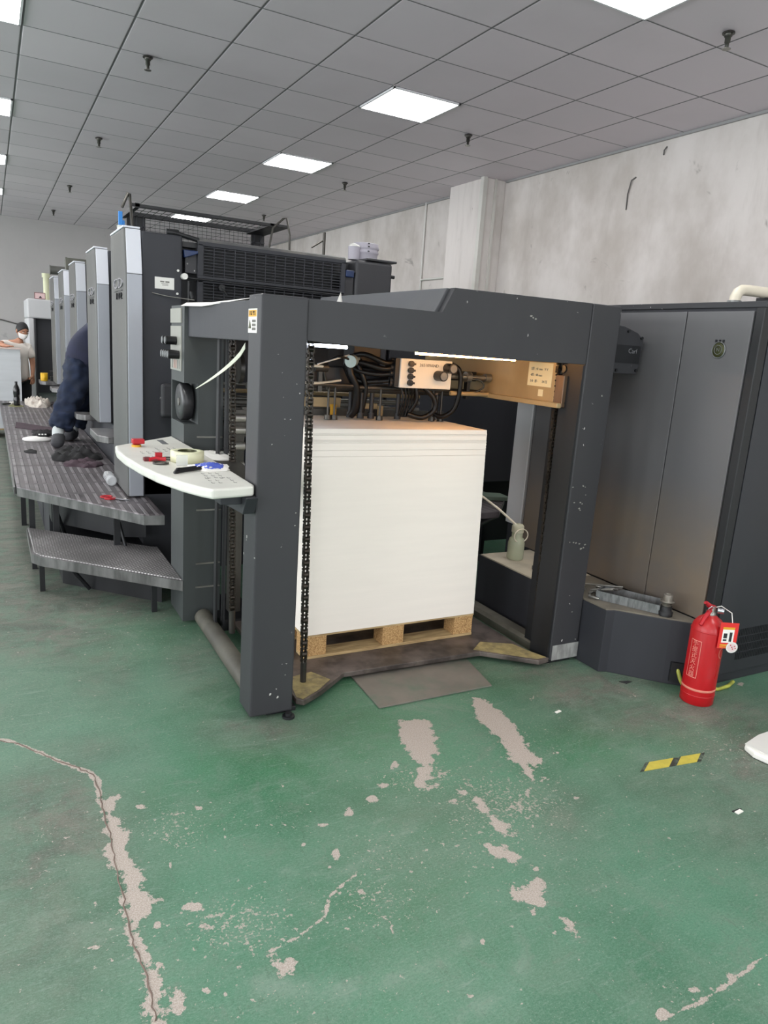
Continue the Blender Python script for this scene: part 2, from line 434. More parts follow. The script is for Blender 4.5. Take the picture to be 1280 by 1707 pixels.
    rim = math_(nt,'SUBTRACT', ramp(nt, k, 0.47, 0.56), pk, clamp=True)
    c = mixc(nt, math_(nt,'MULTIPLY', rim, 0.35), c, lin((40,84,64)))
    conc = mixc(nt, ramp(nt, vf, 0.25, 0.8), lin((150,139,130)), lin((190,180,171)))
    c = mixc(nt, pk, c, conc)
    nt.links.new(c, b.inputs['Base Color'])
    rg = math_(nt,'ADD', ramp(nt, mid, 0.3, 0.7, 0.36, 0.52), math_(nt,'MULTIPLY', math_(nt,'MAXIMUM', pk, gk), 0.3))
    nt.links.new(rg, b.inputs['Roughness'])
    b.inputs['Specular IOR Level'].default_value = 0.4
    h = math_(nt,'SUBTRACT', math_(nt,'MULTIPLY', fine, 0.3), pk)
    bump(nt, h, b, 0.35, 0.003)
    return m
PEEL = [(1.383, 1.945, 0.025, -0.01, -0.02, -0.032, 0.7), (1.252, 2.06, 0.019, -0.008, -0.013, -0.024, 0.8), (1.324, 1.998, 0.017, -0.007, -0.012, -0.02, 0.8), (1.079, 1.907, 0.021, -0.009, -0.011, -0.021, 1.0), (0.979, 1.874, 0.015, -0.006, -0.012, -0.025, 1.0), (0.848, 1.695, 0.012, -0.005, -0.013, -0.028, 0.95), (0.363, 2.158, 0.018, -0.007, -0.003, -0.016, 0.8), (0.529, 2.082, 0.014, -0.006, -0.005, -0.018, 0.9), (0.448, 2.082, 0.042, -0.017, -0.003, -0.012, 0.8), (0.41, 1.667, 0.026, -0.011, -0.004, -0.015, 0.95), (1.34, 0.892, 0.015, -0.007, -0.014, -0.013, 1.1), (0.379, 1.399, 0.01, -0.005, -0.002, -0.008, 1.0), (0.416, 1.368, 0.006, -0.003, -0.002, -0.006, 1.0), (0.781, 1.782, 0.008, -0.004, -0.004, -0.01, 0.9), (0.947, 1.124, 0.013, -0.006, -0.006, -0.008, 0.9), (1.07, 1.246, 0.009, -0.004, -0.007, -0.01, 0.8), (1.382, 1.409, 0.009, -0.004, -0.009, -0.01, 0.8), (0.294, 1.515, 0.01, -0.005, -0.002, -0.011, 0.9), (1.268, 1.191, 0.012, -0.005, -0.007, -0.008, 1.05), (0.429, 1.584, 0.031, -0.014, -0.005, -0.019, 0.6), (0.314, 1.641, 0.008, -0.004, -0.003, -0.018, 0.95), (1.467, 0.907, 0.025, -0.012, -0.007, -0.006, 0.7), (1.592, 0.899, 0.02, -0.009, -0.01, -0.007, 0.7), (1.392, 1.823, 0.028, -0.011, -0.024, -0.035, 0.7), (1.312, 1.894, 0.06, -0.025, -0.019, -0.031, 0.6), (0.874, 1.845, 0.021, -0.009, -0.005, -0.011, 0.8), (0.768, 1.889, 0.035, -0.015, -0.004, -0.011, 0.7), (1.609, 1.726, 0.016, -0.007, -0.018, -0.023, 0.8), (1.715, 1.769, 0.017, -0.007, -0.015, -0.018, 0.8), (1.883, 1.897, 0.023, -0.009, -0.012, -0.014, 0.7), (1.566, 1.641, 0.035, -0.015, -0.022, -0.026, 0.6), (1.529, 1.692, 0.039, -0.016, -0.042, -0.053, 0.55), (1.753, 1.637, 0.012, -0.005, -0.01, -0.011, 0.7), (3.208, 2.041, 0.024, -0.009, -0.025, -0.018, 0.8), (0.394, 1.855, 0.006, -0.003, -0.005, -0.025, 0.8), (0.855, 1.544, 0.016, -0.007, -0.008, -0.017, 0.6), (2.572, 2.145, 0.028, -0.01, -0.024, -0.022, 0.6), (2.101, 2.29, 0.032, -0.012, -0.023, -0.028, 0.6), (1.153, 1.959, 0.016, -0.006, -0.008, -0.016, 0.8), (1.334, 1.791, 0.019, -0.008, -0.013, -0.02, 0.7), (1.444, 1.86, 0.016, -0.007, -0.017, -0.024, 0.7), (0.814, 1.662, 0.01, -0.004, -0.006, -0.014, 0.7), (0.191, 1.576, 0.01, -0.005, -0.001, -0.007, 0.7), (0.157, 1.631, 0.019, -0.008, -0.001, -0.006, 0.8)]
PPOLY = [[(1.423, 2.339), (1.489, 2.324), (1.543, 2.292), (1.503, 2.166), (1.455, 2.067), (1.415, 2.052), (1.37, 1.971), (1.319, 1.938), (1.268, 1.904), (1.275, 1.948), (1.34, 2.025), (1.342, 2.099), (1.356, 2.199)], [(1.839, 2.407), (1.886, 2.371), (1.888, 2.253), (1.865, 2.152), (1.841, 2.058), (1.795, 1.955), (1.795, 1.9), (1.795, 1.864), (1.746, 1.849), (1.726, 1.87), (1.683, 1.782), (1.678, 1.817), (1.695, 1.896), (1.687, 1.93), (1.742, 2.047), (1.745, 2.146), (1.741, 2.227)], [(1.422, 1.791), (1.431, 1.751), (1.411, 1.663), (1.433, 1.601), (1.423, 1.55), (1.406, 1.566), (1.382, 1.599), (1.392, 1.671), (1.392, 1.731)], [(1.296, 1.578), (1.32, 1.541), (1.361, 1.523), (1.374, 1.479), (1.346, 1.453), (1.327, 1.478), (1.295, 1.498)], [(1.258, 1.389), (1.276, 1.363), (1.311, 1.358), (1.354, 1.388), (1.374, 1.366), (1.338, 1.316), (1.303, 1.281), (1.268, 1.279), (1.257, 1.313), (1.233, 1.336)], [(1.32, 1.226), (1.34, 1.2), (1.333, 1.162), (1.313, 1.153), (1.303, 1.182)], [(0.548, 1.421), (0.566, 1.393), (0.597, 1.399), (0.586, 1.376), (0.555, 1.362), (0.54, 1.397)], [(0.299, 1.435), (0.326, 1.432), (0.336, 1.404), (0.324, 1.392), (0.31, 1.361), (0.298, 1.38), (0.298, 1.404)], [(0.25, 2.284), (0.264, 2.243), (0.293, 2.252), (0.31, 2.249), (0.284, 2.19), (0.279, 2.149), (0.3, 2.108), (0.284, 2.089), (0.314, 2.049), (0.296, 2.026), (0.293, 1.983), (0.278, 1.933), (0.296, 1.898), (0.32, 1.882), (0.311, 1.833), (0.296, 1.799), (0.315, 1.761), (0.342, 1.718), (0.317, 1.713), (0.304, 1.684), (0.288, 1.68), (0.278, 1.644), (0.259, 1.644), (0.268, 1.612), (0.273, 1.58), (0.281, 1.546), (0.307, 1.509), (0.301, 1.5), (0.283, 1.512), (0.284, 1.459), (0.277, 1.41), (0.279, 1.339), (0.236, 1.359), (0.253, 1.438), (0.257, 1.508), (0.243, 1.573), (0.241, 1.635), (0.245, 1.698), (0.248, 1.766), (0.259, 1.861), (0.229, 1.913), (0.23, 1.981), (0.248, 2.031), (0.248, 2.123), (0.246, 2.206)]]
CRACK = [(-0.035, 2.755, 0.0105), (0.004, 2.727, 0.0105), (0.06, 2.656, 0.0104), (0.133, 2.551, 0.0102), (0.185, 2.481, 0.0101), (0.237, 2.417, 0.014), (0.254, 2.364, 0.0158), (0.251, 2.273, 0.0115)]
CRACKLINE = [(-0.035, 2.746), (0.023, 2.702), (0.079, 2.627), (0.141, 2.535), (0.203, 2.462), (0.245, 2.398), (0.252, 2.327), (0.252, 2.221), (0.253, 2.121), (0.254, 2.044), (0.252, 1.958), (0.25, 1.877), (0.251, 1.789), (0.247, 1.709), (0.244, 1.634), (0.254, 1.568), (0.261, 1.507), (0.261, 1.452), (0.259, 1.401), (0.258, 1.352)]
CRACK2 = [(1.755, 0.902, 0.005), (1.637, 0.889, 0.0065), (1.53, 0.878, 0.0094), (1.437, 0.874, 0.0076), (1.335, 0.885, 0.0074)]
CRACK3 = [(0.536, 1.442, 0.003), (0.639, 1.458, 0.0047), (0.721, 1.489, 0.0081), (0.774, 1.561, 0.0118), (0.888, 1.611, 0.0053)]
CRACK4 = [(0.852, 1.557, 0.0086), (0.869, 1.495, 0.0084), (0.874, 1.399, 0.0065), (0.867, 1.369, 0.0048)]
ARCS = [[(0.437, 1.418, 0.0201), (0.555, 1.323, 0.0256), (0.714, 1.256, 0.029), (0.874, 1.241, 0.0272), (1.033, 1.262, 0.0224)], [(0.878, 1.085, 0.0141), (1.021, 1.09, 0.0177), (1.132, 1.156, 0.0188), (1.186, 1.25, 0.0133)], [(0.676, 1.694, 0.0173), (0.783, 1.634, 0.0174), (0.901, 1.638, 0.018), (1.053, 1.69, 0.0152), (1.151, 1.745, 0.0159)], [(2.24, 2.091, 0.0388), (2.177, 1.757, 0.04), (2.355, 1.509, 0.0338)]]
GREY = [(0.226, 5.555, 0.36, -0.089, -0.083, -1.643, 1.62), (0.434, 4.179, 0.582, -0.183, -0.047, -0.419, 1.215), (0.142, 3.894, 0.387, -0.129, -0.026, -0.516, 1.215), (0.032, 8.57, 0.262, -0.026, -0.043, -3.713, 1.62), (0.804, 3.195, 0.182, -0.065, -0.099, -0.402, 0.675), (0.866, 2.488, 0.178, -0.069, -0.04, -0.121, 1.08), (2.465, 2.249, 0.262, -0.097, -0.151, -0.155, 1.35), (2.688, 1.919, 0.442, -0.169, -0.157, -0.129, 1.215), (2.67, 1.608, 0.2, -0.079, -0.351, -0.25, 1.08), (2.341, 2.535, 0.24, -0.087, -0.127, -0.152, 0.945), (2.199, 1.272, 0.162, -0.068, -0.13, -0.093, 0.675), (0.121, 2.145, 0.209, -0.088, -0.021, -0.275, 0.945), (0.034, 1.748, 0.172, -0.076, -0.014, -0.289, 0.743), (0.324, 2.335, 0.128, -0.052, -0.017, -0.118, 0.27), (1.278, 1.761, 0.265, -0.11, -0.058, -0.091, 0.338), (1.956, 2.71, 0.335, -0.12, -0.126, -0.19, 0.54), (1.641, 1.574, 0.112, -0.047, -0.143, -0.16, 0.54), (2.178, 1.581, 0.256, -0.104, -0.141, -0.121, 0.472), (1.095, 1.612, 0.2, -0.085, -0.061, -0.102, 0.27), (0.289, 4.33, 0.511, -0.158, -0.041, -0.535, 1.485), (0.574, 4.033, 0.285, -0.091, -0.038, -0.259, 1.215), (0.384, 3.275, 0.172, -0.062, -0.05, -0.397, 0.675), (0.156, 4.166, 0.308, -0.098, -0.025, -0.494, 1.35), (0.111, 2.245, 0.157, -0.065, -0.021, -0.295, 1.08), (0.047, 2.004, 0.176, -0.075, -0.008, -0.168, 0.945), (0.0, 1.57, 0.085, -0.038, -0.005, -0.147, 0.608), (0.234, 2.574, 0.205, -0.081, -0.014, -0.137, 0.54)]
DEEP = [(0.846, 2.287, 0.249, -0.099, -0.084, -0.242, 0.8), (1.256, 2.362, 0.231, -0.09, -0.115, -0.235, 0.9), (0.542, 2.136, 0.165, -0.068, -0.044, -0.18, 0.5), (0.375, 3.418, 0.285, -0.101, -0.031, -0.259, 0.5), (1.369, 2.851, 0.162, -0.059, -0.143, -0.318, 0.9), (1.833, 2.683, 0.369, -0.134, -0.164, -0.26, 0.7), (2.058, 1.899, 0.215, -0.085, -0.126, -0.133, 0.8), (2.536, 1.921, 0.345, -0.133, -0.147, -0.128, 0.6), (2.78, 1.744, 0.131, -0.051, -0.115, -0.085, 0.9), (2.16, 2.495, 0.171, -0.062, -0.119, -0.151, 0.8), (0.749, 3.605, 0.349, -0.118, -0.062, -0.297, 0.7), (0.805, 2.694, 0.139, -0.053, -0.078, -0.27, 0.5)]
MILK = [(0.993, 1.441, 0.643, -0.281, -0.15, -0.252, 0.5), (0.553, 1.54, 0.203, -0.09, -0.036, -0.11, 0.7), (1.301, 1.585, 0.365, -0.154, -0.095, -0.134, 0.5), (2.128, 1.336, 0.326, -0.136, -0.138, -0.105, 0.5), (0.903, 1.816, 0.287, -0.121, -0.046, -0.103, 0.3), (1.554, 1.196, 0.334, -0.146, -0.193, -0.183, 0.25), (0.711, 1.249, 0.334, -0.151, -0.041, -0.085, 0.5)]
SPECK = [(1.509, 1.7, 0.178, -0.074, -0.118, -0.153, 1.0), (1.291, 1.942, 0.143, -0.058, -0.055, -0.092, 0.8), (0.51, 1.559, 0.129, -0.057, -0.028, -0.093, 1.0), (0.437, 2.013, 0.102, -0.043, -0.024, -0.109, 0.8), (0.98, 1.633, 0.101, -0.043, -0.059, -0.11, 0.6), (0.869, 1.495, 0.124, -0.054, -0.048, -0.095, 0.8), (1.199, 1.568, 0.21, -0.09, -0.086, -0.129, 0.5), (1.444, 1.464, 0.27, -0.115, -0.135, -0.161, 0.4), (0.72, 1.925, 0.142, -0.059, -0.019, -0.055, 0.5), (0.263, 1.625, 0.124, -0.055, -0.019, -0.111, 0.4), (0.085, 2.101, 0.064, -0.027, -0.012, -0.185, 0.5), (1.778, 2.009, 0.209, -0.083, -0.158, -0.201, 0.5), (2.548, 1.656, 0.196, -0.078, -0.156, -0.12, 0.6), (1.853, 1.352, 0.229, -0.097, -0.136, -0.12, 0.3), (0.574, 1.293, 0.26, -0.118, -0.028, -0.072, 0.4), (1.445, 0.898, 0.112, -0.051, -0.042, -0.035, 0.5), (0.29, 2.889, 0.333, -0.126, -0.031, -0.281, 0.25), (0.635, 3.643, 0.345, -0.116, -0.065, -0.366, 0.4)]
# ------------------------------------------------------------------ room shell
Y0, Y1, X0, X1 = -3.6, 15.4, -5.6, 5.05
def make_floor():
    xs = np.unique(np.round(np.concatenate([np.linspace(X0,-0.7,6), np.arange(-0.7,-0.14,0.02), np.arange(-0.14,2.5,0.009), np.arange(2.5,3.9,0.02), np.linspace(3.9,X1,4)]),4))
    ys = np.unique(np.round(np.concatenate([np.linspace(Y0,0.5,5), np.arange(0.5,0.78,0.02), np.arange(0.78,2.85,0.009), np.arange(2.85,5.6,0.02), np.linspace(5.6,Y1,24)]),4))
    gx, gy = np.meshgrid(xs, ys)
    P = np.stack([gx.ravel(), gy.ravel()],1)
    def ellf(L, soft=1.0):
        f = np.zeros(len(P))
        for e in L:
            c = np.array(e[:2]); A = np.array([[e[2],e[4]],[e[3],e[5]]])
            q = np.linalg.solve(A, (P-c).T).T
            d = (q**2).sum(1)
            f = np.maximum(f, e[6]*np.exp(-d*0.75*soft))
        return f
    def linef(L):
        f = np.zeros(len(P))
        for a, b in zip(L[:-1], L[1:]):
            p = np.array(a[:2]); q = np.array(b[:2]); v = q-p
            t = np.clip(((P-p)@v)/(v@v), 0, 1)
            d = np.linalg.norm(P-(p+t[:,None]*v),axis=1); r = a[2]+(b[2]-a[2])*t
            f = np.maximum(f, np.exp(-(d/np.maximum(r,0.006))**2*0.75))
        return f
    def polyf(poly):
        q = np.array(poly); n = len(q); ins = np.zeros(len(P),bool); dmin = np.full(len(P),9.0)
        lo = q.min(0)-0.08; hi = q.max(0)+0.08
        sel = np.where((P>lo).all(1)&(P<hi).all(1))[0]; S = P[sel]; I = np.zeros(len(S),bool); Dm = np.full(len(S),9.0)
        for a in range(n):
            p0 = q[a]; p1 = q[(a+1)%n]; v = p1-p0
            t = np.clip(((S-p0)@v)/(v@v),0,1); Dm = np.minimum(Dm, np.linalg.norm(S-(p0+t[:,None]*v),axis=1))
            c = ((p0[1]>S[:,1])!=(p1[1]>S[:,1])); xx = p0[0]+(S[:,1]-p0[1])/(p1[1]-p0[1]+1e-12)*v[0]
            I ^= c & (S[:,0]<xx)
        f = np.zeros(len(P)); f[sel] = np.clip(0.57+np.where(I,Dm,-Dm)*15, 0, 1.25); return f
    peel = np.maximum.reduce([ellf(PEEL, 0.9), linef(CRACK)*0.95, linef(CRACK2)*0.72, linef(CRACK3)*0.72, linef(CRACK4)*0.6]+[polyf(q) for q in PPOLY])
    arcs = np.maximum.reduce([linef(a) for a in ARCS])
    grey = ellf(GREY, 1.0); deep = ellf(DEEP, 0.9); milk = ellf(MILK, 0.8)
    nx, ny = len(xs), len(ys)
    me = bpy.data.meshes.new('floor')
    v = np.zeros((nx*ny,3),np.float32); v[:,:2] = P
    i = np.arange(nx-1)[None,:]+np.arange(ny-1)[:,None]*nx
    F = np.stack([i,i+1,i+1+nx,i+nx],-1).reshape(-1,4)
    me.vertices.add(len(v)); me.vertices.foreach_set('co', v.ravel())
    me.loops.add(F.size); me.loops.foreach_set('vertex_index', F.ravel().astype(np.int32))
    me.polygons.add(len(F)); me.polygons.foreach_set('loop_start', (np.arange(len(F))*4).astype(np.int32))
    me.update(calc_edges=True)
    for nm, ch in (('wear',(peel,grey,milk)),('tone',(deep,arcs,ellf(SPECK,0.7)))):
        a = me.color_attributes.new(nm,'FLOAT_COLOR','POINT')
        a.data.foreach_set('color', np.stack([*ch,np.ones(len(P))],1).astype(np.float32).ravel())
    me.materials.append(floor_mat())
    ob = bpy.data.objects.new('floor', me); COL.objects.link(ob); struct(ob)
make_floor()
random.seed(8)
cl_ = [(x+random.uniform(-0.004,0.004), y+random.uniform(-0.004,0.004)) for (xa,ya),(xb,yb) in zip(CRACKLINE[:-1],CRACKLINE[1:]) for x,y in [(xa+(xb-xa)*s/4, ya+(yb-ya)*s/4) for s in range(4)]]
struct(MB().tube([(x,y,0.0004) for x,y in cl_], [random.uniform(0.0012,0.0028) for _ in cl_], 5).build('trim_6', paint('dark crack line',(112,96,88),0.9)))  # thin dark line along the floor crack
struct(B_(X0,X1,Y0,Y1,CEIL,CEIL+0.03).build('ceiling', ceil_mat()))
WM = wall_mat('dirty white plaster', (218,212,208), (176,168,160), 0.85)
WM2 = wall_mat('grey far wall', (180,176,176), (164,160,160), 0.4)
struct(B_(X1,X1+0.1,Y0,Y1+0.1,0,CEIL+0.03).build('wall_right', WM))
struct(B_(X0-0.1,X1,Y1,Y1+0.1,0,CEIL+0.03).build('wall_far', WM2))
def pierced(axis, a, b, centres, half, z0, z1, name):  # wall with openings for the added windows
    m = MB(); s = a
    def bx(u0,u1,za,zb):
        if axis == 'x': m.box(X0-0.1,X0,u0,u1,za,zb)
        else: m.box(u0,u1,Y0-0.1,Y0,za,zb)
    for c in centres:
        bx(s,c-half,0,CEIL+0.03); bx(c-half,c+half,0,z0); bx(c-half,c+half,z1,CEIL+0.03); s = c+half
    bx(s,b,0,CEIL+0.03)
    return struct(m.build(name, WM2))
pierced('x', Y0-0.1, Y1, (-1.2,2.4,6.0,9.6,13.2), 1.3, 0.6, 2.9, 'wall_left')
pierced('y', X0, X1+0.1, (-3.6,-0.3,3.0), 1.2, 0.6, 2.9, 'wall_back')
fw = plain('white window frame', (220,220,220), 0.4)  # frames for the windows added to bring in fill light
k_ = 0
for c in (-1.2,2.4,6.0,9.6,13.2):
    k_ += 1; m = MB()
    for y in (c-1.3,c-0.02,c+1.26): m.box(X0-0.06,X0-0.01,y,y+0.04,0.6,2.9)
    for z in (0.6,2.0,2.86): m.box(X0-0.06,X0-0.01,c-1.3,c+1.3,z,z+0.04)
    struct(m.build('added_window_%d' % k_, fw))
for c in (-3.6,-0.3,3.0):
    k_ += 1; m = MB()
    for x in (c-1.2,c-0.02,c+1.16): m.box(x,x+0.04,Y0-0.06,Y0-0.01,0.6,2.9)
    for z in (0.6,2.0,2.86): m.box(c-1.2,c+1.2,Y0-0.06,Y0-0.01,z,z+0.04)
    struct(m.build('added_window_%d' % k_, fw))
# pier standing out from the right wall, its trunking, and the wall angle at the ceiling
pm = MB().box(4.78,5.05,6.93,7.62,0,CEIL); struct(pm.build('trim_1', WM, bevel=0.004))
struct(MB().box(4.74,4.79,6.90,6.96,0,CEIL).box(4.90,4.925,6.905,6.93,0,CEIL).build('trim_2', paint('trunking', (206,204,198), 0.6, 0, 0.06, 3, dust=(150,142,130), dust_amt=0.7)))
struct(MB().box(X1-0.022,X1-0.001,Y0,6.9,CEIL-0.022,CEIL-0.001).box(X1-0.022,X1-0.001,7.65,Y1,CEIL-0.022,CEIL-0.001).build('trim_3', plain('wall angle', (150,150,150), 0.5)))
struct(MB().cyl((5.035,8.58,0),(5.035,8.58,CEIL),0.013,8).cyl((5.035,8.58,2.42),(5.035,7.64,2.42),0.013,8).build('trim_4', M['white']))
struct(MB().cyl((5.03,7.0,0),(5.03,7.0,CEIL),0.01,8).build('trim_5', M['wire']))

# ------------------------------------------------------------------ lamps
em = bpy.data.materials.new('lit panel'); em.use_nodes = True
b = em.node_tree.nodes['Principled BSDF']; b.inputs['Base Color'].default_value = (0.9,0.9,0.9,1)
b.inputs['Emission Color'].default_value = (1.0,0.985,0.975,1); b.inputs['Emission Strength'].default_value = LAMP_STRENGTH
lampframe = plain('lamp frame', (225,225,228), 0.5)
def lamp(i, j, label, grp=None):
    x0 = 0.275+0.6*i+0.008; y0 = 3.353+0.6*j+0.008
    # j counts away from the camera
    x1 = x0+0.584; y1 = y0+0.584
    t = thing('ceiling_light', ((x0+x1)/2,(y0+y1)/2,CEIL), label, 'ceiling light', grp)
    f = MB()
    z0, z1 = CEIL-0.012, CEIL-0.0005
    f.box(x0,x1,y0,y0+0.014,z0,z1).box(x0,x1,y1-0.014,y1,z0,z1).box(x0,x0+0.014,y0,y1,z0,z1).box(x1-0.014,x1,y0,y1,z0,z1)
    f.build('frame', lampframe, t)
    B_(x0+0.012,x1-0.012,y0+0.012,y1-0.012,CEIL-0.006,CEIL-0.001).build('diffuser', em, t)
W_ = {-9:'second behind the camera', -5:'first behind the camera', -1:'cut by the top edge of the photo', 3:'large, over the right side of the feeder', 7:'third from the camera', 11:'fourth from the camera', 15:'seen through the mesh guard'}
WL = {-9:'second behind the camera', -5:'first behind the camera', -1:'just above the frame', 3:'in the top left corner', 7:'second down the left edge', 11:'smallest sliver at the left edge', 15:'last one, out of frame'}
WF = {-9:'second behind the camera', -5:'first behind the camera', -1:'level with the camera', 3:'second ahead of the camera', 7:'third ahead of the camera', 11:'fourth ahead of the camera', 15:'nearest the far wall'}
for j in (-9,-5,-1,3,7,11,15):
    lamp(4, j, 'square ceiling light panel of the right row, '+W_[j], 'ceiling lights of the right row')
    lamp(-1, j, 'square ceiling light panel of the left row, '+WL[j], 'ceiling lights of the left row')
    lamp(-6, j, 'square ceiling light panel of the outer row outside the frame, '+WF[j], 'ceiling lights of the outer row')

def sprinkler(x, y, label):
    t = thing('fire_sprinkler', (x,y,CEIL), label, 'sprinkler', 'ceiling sprinklers')
    MB().lathe([(0.034,0),(0.034,0.008),(0.02,0.014)], (x,y,CEIL-0.0145), 16).build('escutcheon', M['steeld'], t)
    MB().lathe([(0.006,-0.075),(0.011,-0.07),(0.011,-0.05),(0.016,-0.048),(0.016,-0.02),(0.022,-0.018),(0.022,0.0)], (x,y,CEIL-0.01), 12).build('sprinkler_body', M['steeld'], t)
    MB().lathe([(0.024,-0.082),(0.024,-0.079)], (x,y,CEIL-0.01), 14).build('deflector', M['steel'], t)
for x, y, l in ((1.056,5.76,'pendant fire sprinkler in the upper left of the photo, largest on the left side'),
                (1.053,8.35,'pendant fire sprinkler second along the left line, below the largest one'),
                (1.045,11.32,'pendant fire sprinkler third along the left line of sprinklers'),
                (1.021,13.85,'tiny pendant fire sprinkler near the far wall'),
                (3.75,3.175,'pendant fire sprinkler at the upper right corner of the photo'),
                (3.762,5.776,'pendant fire sprinkler right of the large light panel'),
                (3.753,8.313,'pendant fire sprinkler in mid ceiling above the feeder'),
                (3.77,11.278,'small pendant fire sprinkler just above the right end of the mesh guard')):
    sprinkler(x, y, l)

# wire hook hanging from the wall
tag(MB().tube([(5.045,9.0*0+5.02,3.11),(5.035,5.06,3.09),(5.04,5.09,2.98),(5.045,5.09,2.85)],0.006,6).build('cable_end', M['wire']), 'short grey cable end hanging from the bare right wall', 'cable')
tag(MB().tube([(5.046,4.72,3.30),(5.03,4.73,3.27),(5.046,4.745,3.24)],0.006,6).build('cable_stub', M['wire']), 'tiny grey cable stub high on the right wall under the ceiling', 'cable')
tag(MB().tube([(-1.5,Y1-0.02,1.72),(-0.6,Y1-0.02,1.60),(0.2,Y1-0.02,1.56),(0.7,Y1-0.02,1.45),(1.6,Y1-0.02,1.5)],0.012,6).build('wall_cable', M['wire']), 'grey cable sagging along the far wall behind the man', 'cable')

# ------------------------------------------------------------------ sheet feeder
FX, FY = 1.72, 3.2
fd = thing('sheet_feeder', (FX,FY,0), 'anthracite sheet feeder frame of the printing press holding the white paper stack', 'printing press feeder')
pl = MB().prism([(0.85,2.545),(1.032,2.545),(1.032,2.69),(0.85,2.69)],0.02,1.664).build('post', M['dark'], fd, bevel=0.008)
pl['label'] = 'left front post with a yellow and white warning label'
B_(0.93,1.06,2.575,2.66,0.0,0.02).build('foot', M['black'], fd, bevel=0.003)
MB().cyl((1.01,2.53,0.0),(1.01,2.53,0.022),0.014,10).cyl((1.01,2.53,0),(1.01,2.53,0.01),0.026,10).build('foot_bolt', M['black'], fd)
pr = MB().prism([(2.418,2.56),(2.597,2.56),(2.597,2.69),(2.418,2.69)],0.02,1.765).build('post', M['dark'], fd, bevel=0.006)
pr['label'] = 'right front post with scratched paint'
B_(2.38,2.57,2.575,2.67,0.0,0.02).build('foot', M['black'], fd, bevel=0.003)
pt = paint('tape strip', (150,150,148), 0.5, 0, 0.3, 30)
B_(2.43,2.60,2.5575,2.56,0.02,0.10).build('tape_strip', pt, fd)
# cross beam, front panel steps up towards the right
MB().prism([(1.036,1.512),(1.036,1.662),(1.616,1.661),(1.667,1.761),(2.415,1.765),(2.415,1.492),(2.0,1.492),(1.386,1.498)],2.562,2.60,'y').build('crossbeam', M['dark'], fd, bevel=0.002)
random.seed(14)
chm = MB()
for cx_, cz_, s_ in ((2.070,1.682,0.008),(2.082,1.676,0.006),(2.095,1.671,0.007),(2.431,0.916,0.006),(2.496,0.920,0.007),(2.510,0.914,0.004),(2.519,0.875,0.004),(2.452,0.839,0.005),(2.490,0.838,0.007),(2.503,0.831,0.006),(2.488,0.808,0.007),(2.496,0.800,0.005),(2.455,0.640,0.004),(2.480,0.637,0.005),(2.497,0.634,0.008),(2.520,0.628,0.006),(2.558,0.621,0.007),(2.534,0.601,0.009),(2.550,0.606,0.006),(2.540,1.353,0.007),(2.50,0.36,0.004),(2.53,0.27,0.005),(1.0,0.235,0.003),(0.995,0.185,0.003),(1.012,0.86,0.004),(1.01,0.81,0.004)):
    yy = 2.545 if cx_ < 1.03 else (2.562 if cz_ > 1.5 else 2.56)
    n_ = 7; a0 = random.uniform(0,6)
    chm.prism([(cx_+s_*random.uniform(0.5,1.2)*math.cos(a0+k*2*PI/n_), cz_+s_*random.uniform(0.3,0.8)*math.sin(a0+k*2*PI/n_)) for k in range(n_)], yy-0.0006, yy, 'y')
chm.build('bare_scratches', M['panelw'], fd)
MB().box(1.06,2.40,2.602,2.78,1.52,1.655).build('beam_body', M['dark2'], fd, bevel=0.004)
MB().prism([(1.60,1.662),(1.651,1.76),(2.597,1.762),(2.597,1.64),(1.60,1.64)],2.60,3.9,'y').build('hood', paint('lightened hood paint', (72,74,78), 0.5, 0, 0.08, 2, dust=(96,94,92), dust_amt=0.4), fd, bevel=0.003)  # paint lightened for ceiling light on the slanted side, dust mottled over
MB().box(0.90,2.41,2.80,3.94,1.60,1.655).build('top_deck', M['dark2'], fd)
MB().box(0.853,0.888,2.69,3.655,1.496,1.645).build('side_beam', M['dark2'], fd, bevel=0.003)
MB().box(0.888,1.04,2.80,3.66,1.56,1.60).build('side_beam_inner', M['black'], fd)
MB().box(1.05,2.4,2.78,2.90,1.512,1.52).build('lamp_tray', M['black'], fd)
tubew = plain('cool lamp tube', (225,235,255), 0.5, emit=26); tubey = plain('warm lamp tube', (255,186,112), 0.5, emit=62)
a_ = MB().box(1.06,1.30,2.60,2.95,1.4995,1.503)  # light slot left
MB().cyl((1.06,2.84,1.497),(1.33,2.84,1.497),0.007,10).build('lamp_tube', tubew, fd)
MB().cyl((1.68,2.86,1.492),(2.24,2.86,1.492),0.0065,10).build('lamp_tube', tubey, fd)
# back post with recessed hand wheel
pb = MB()
pb.box(0.835,1.032,3.65,3.94,0.02,1.068).box(0.835,1.032,3.65,3.94,1.272,1.645).box(0.905,1.032,3.65,3.94,1.068,1.272).box(0.835,0.905,3.925,3.94,1.068,1.272)
pb.build('rear_post', M['post2'], fd, bevel=0.0)
wh = MB().lathe([(0.05,0.0),(0.088,0.0),(0.095,0.008),(0.095,0.045),(0.088,0.055)], (0.838,3.775,1.17), 40, Matrix.Rotation(PI/2,3,'Y')).build('hand_wheel', plain('black wheel',(40,40,42),0.35), fd)
MB().cyl((0.834,3.775,1.17),(0.85,3.775,1.17),0.02,14).build('hub', M['steel'], wh)
cp = B_(0.829,0.835,3.70,3.935,1.325,1.545).build('control_panel', M['panelw'], fd, bevel=0.001)
def sideknob(y, z):
    k = MB().cyl((0.829,y,z),(0.775,y,z),0.021,14).build('knob', M['knob'], cp)
    MB().cyl((0.775,y,z),(0.771,y,z),0.017,14).build('knob_cap', M['knobface'], k)
for y in (3.87,3.80): sideknob(y,1.472)
for y in (3.89,3.84,3.79,3.74): sideknob(y,1.404)
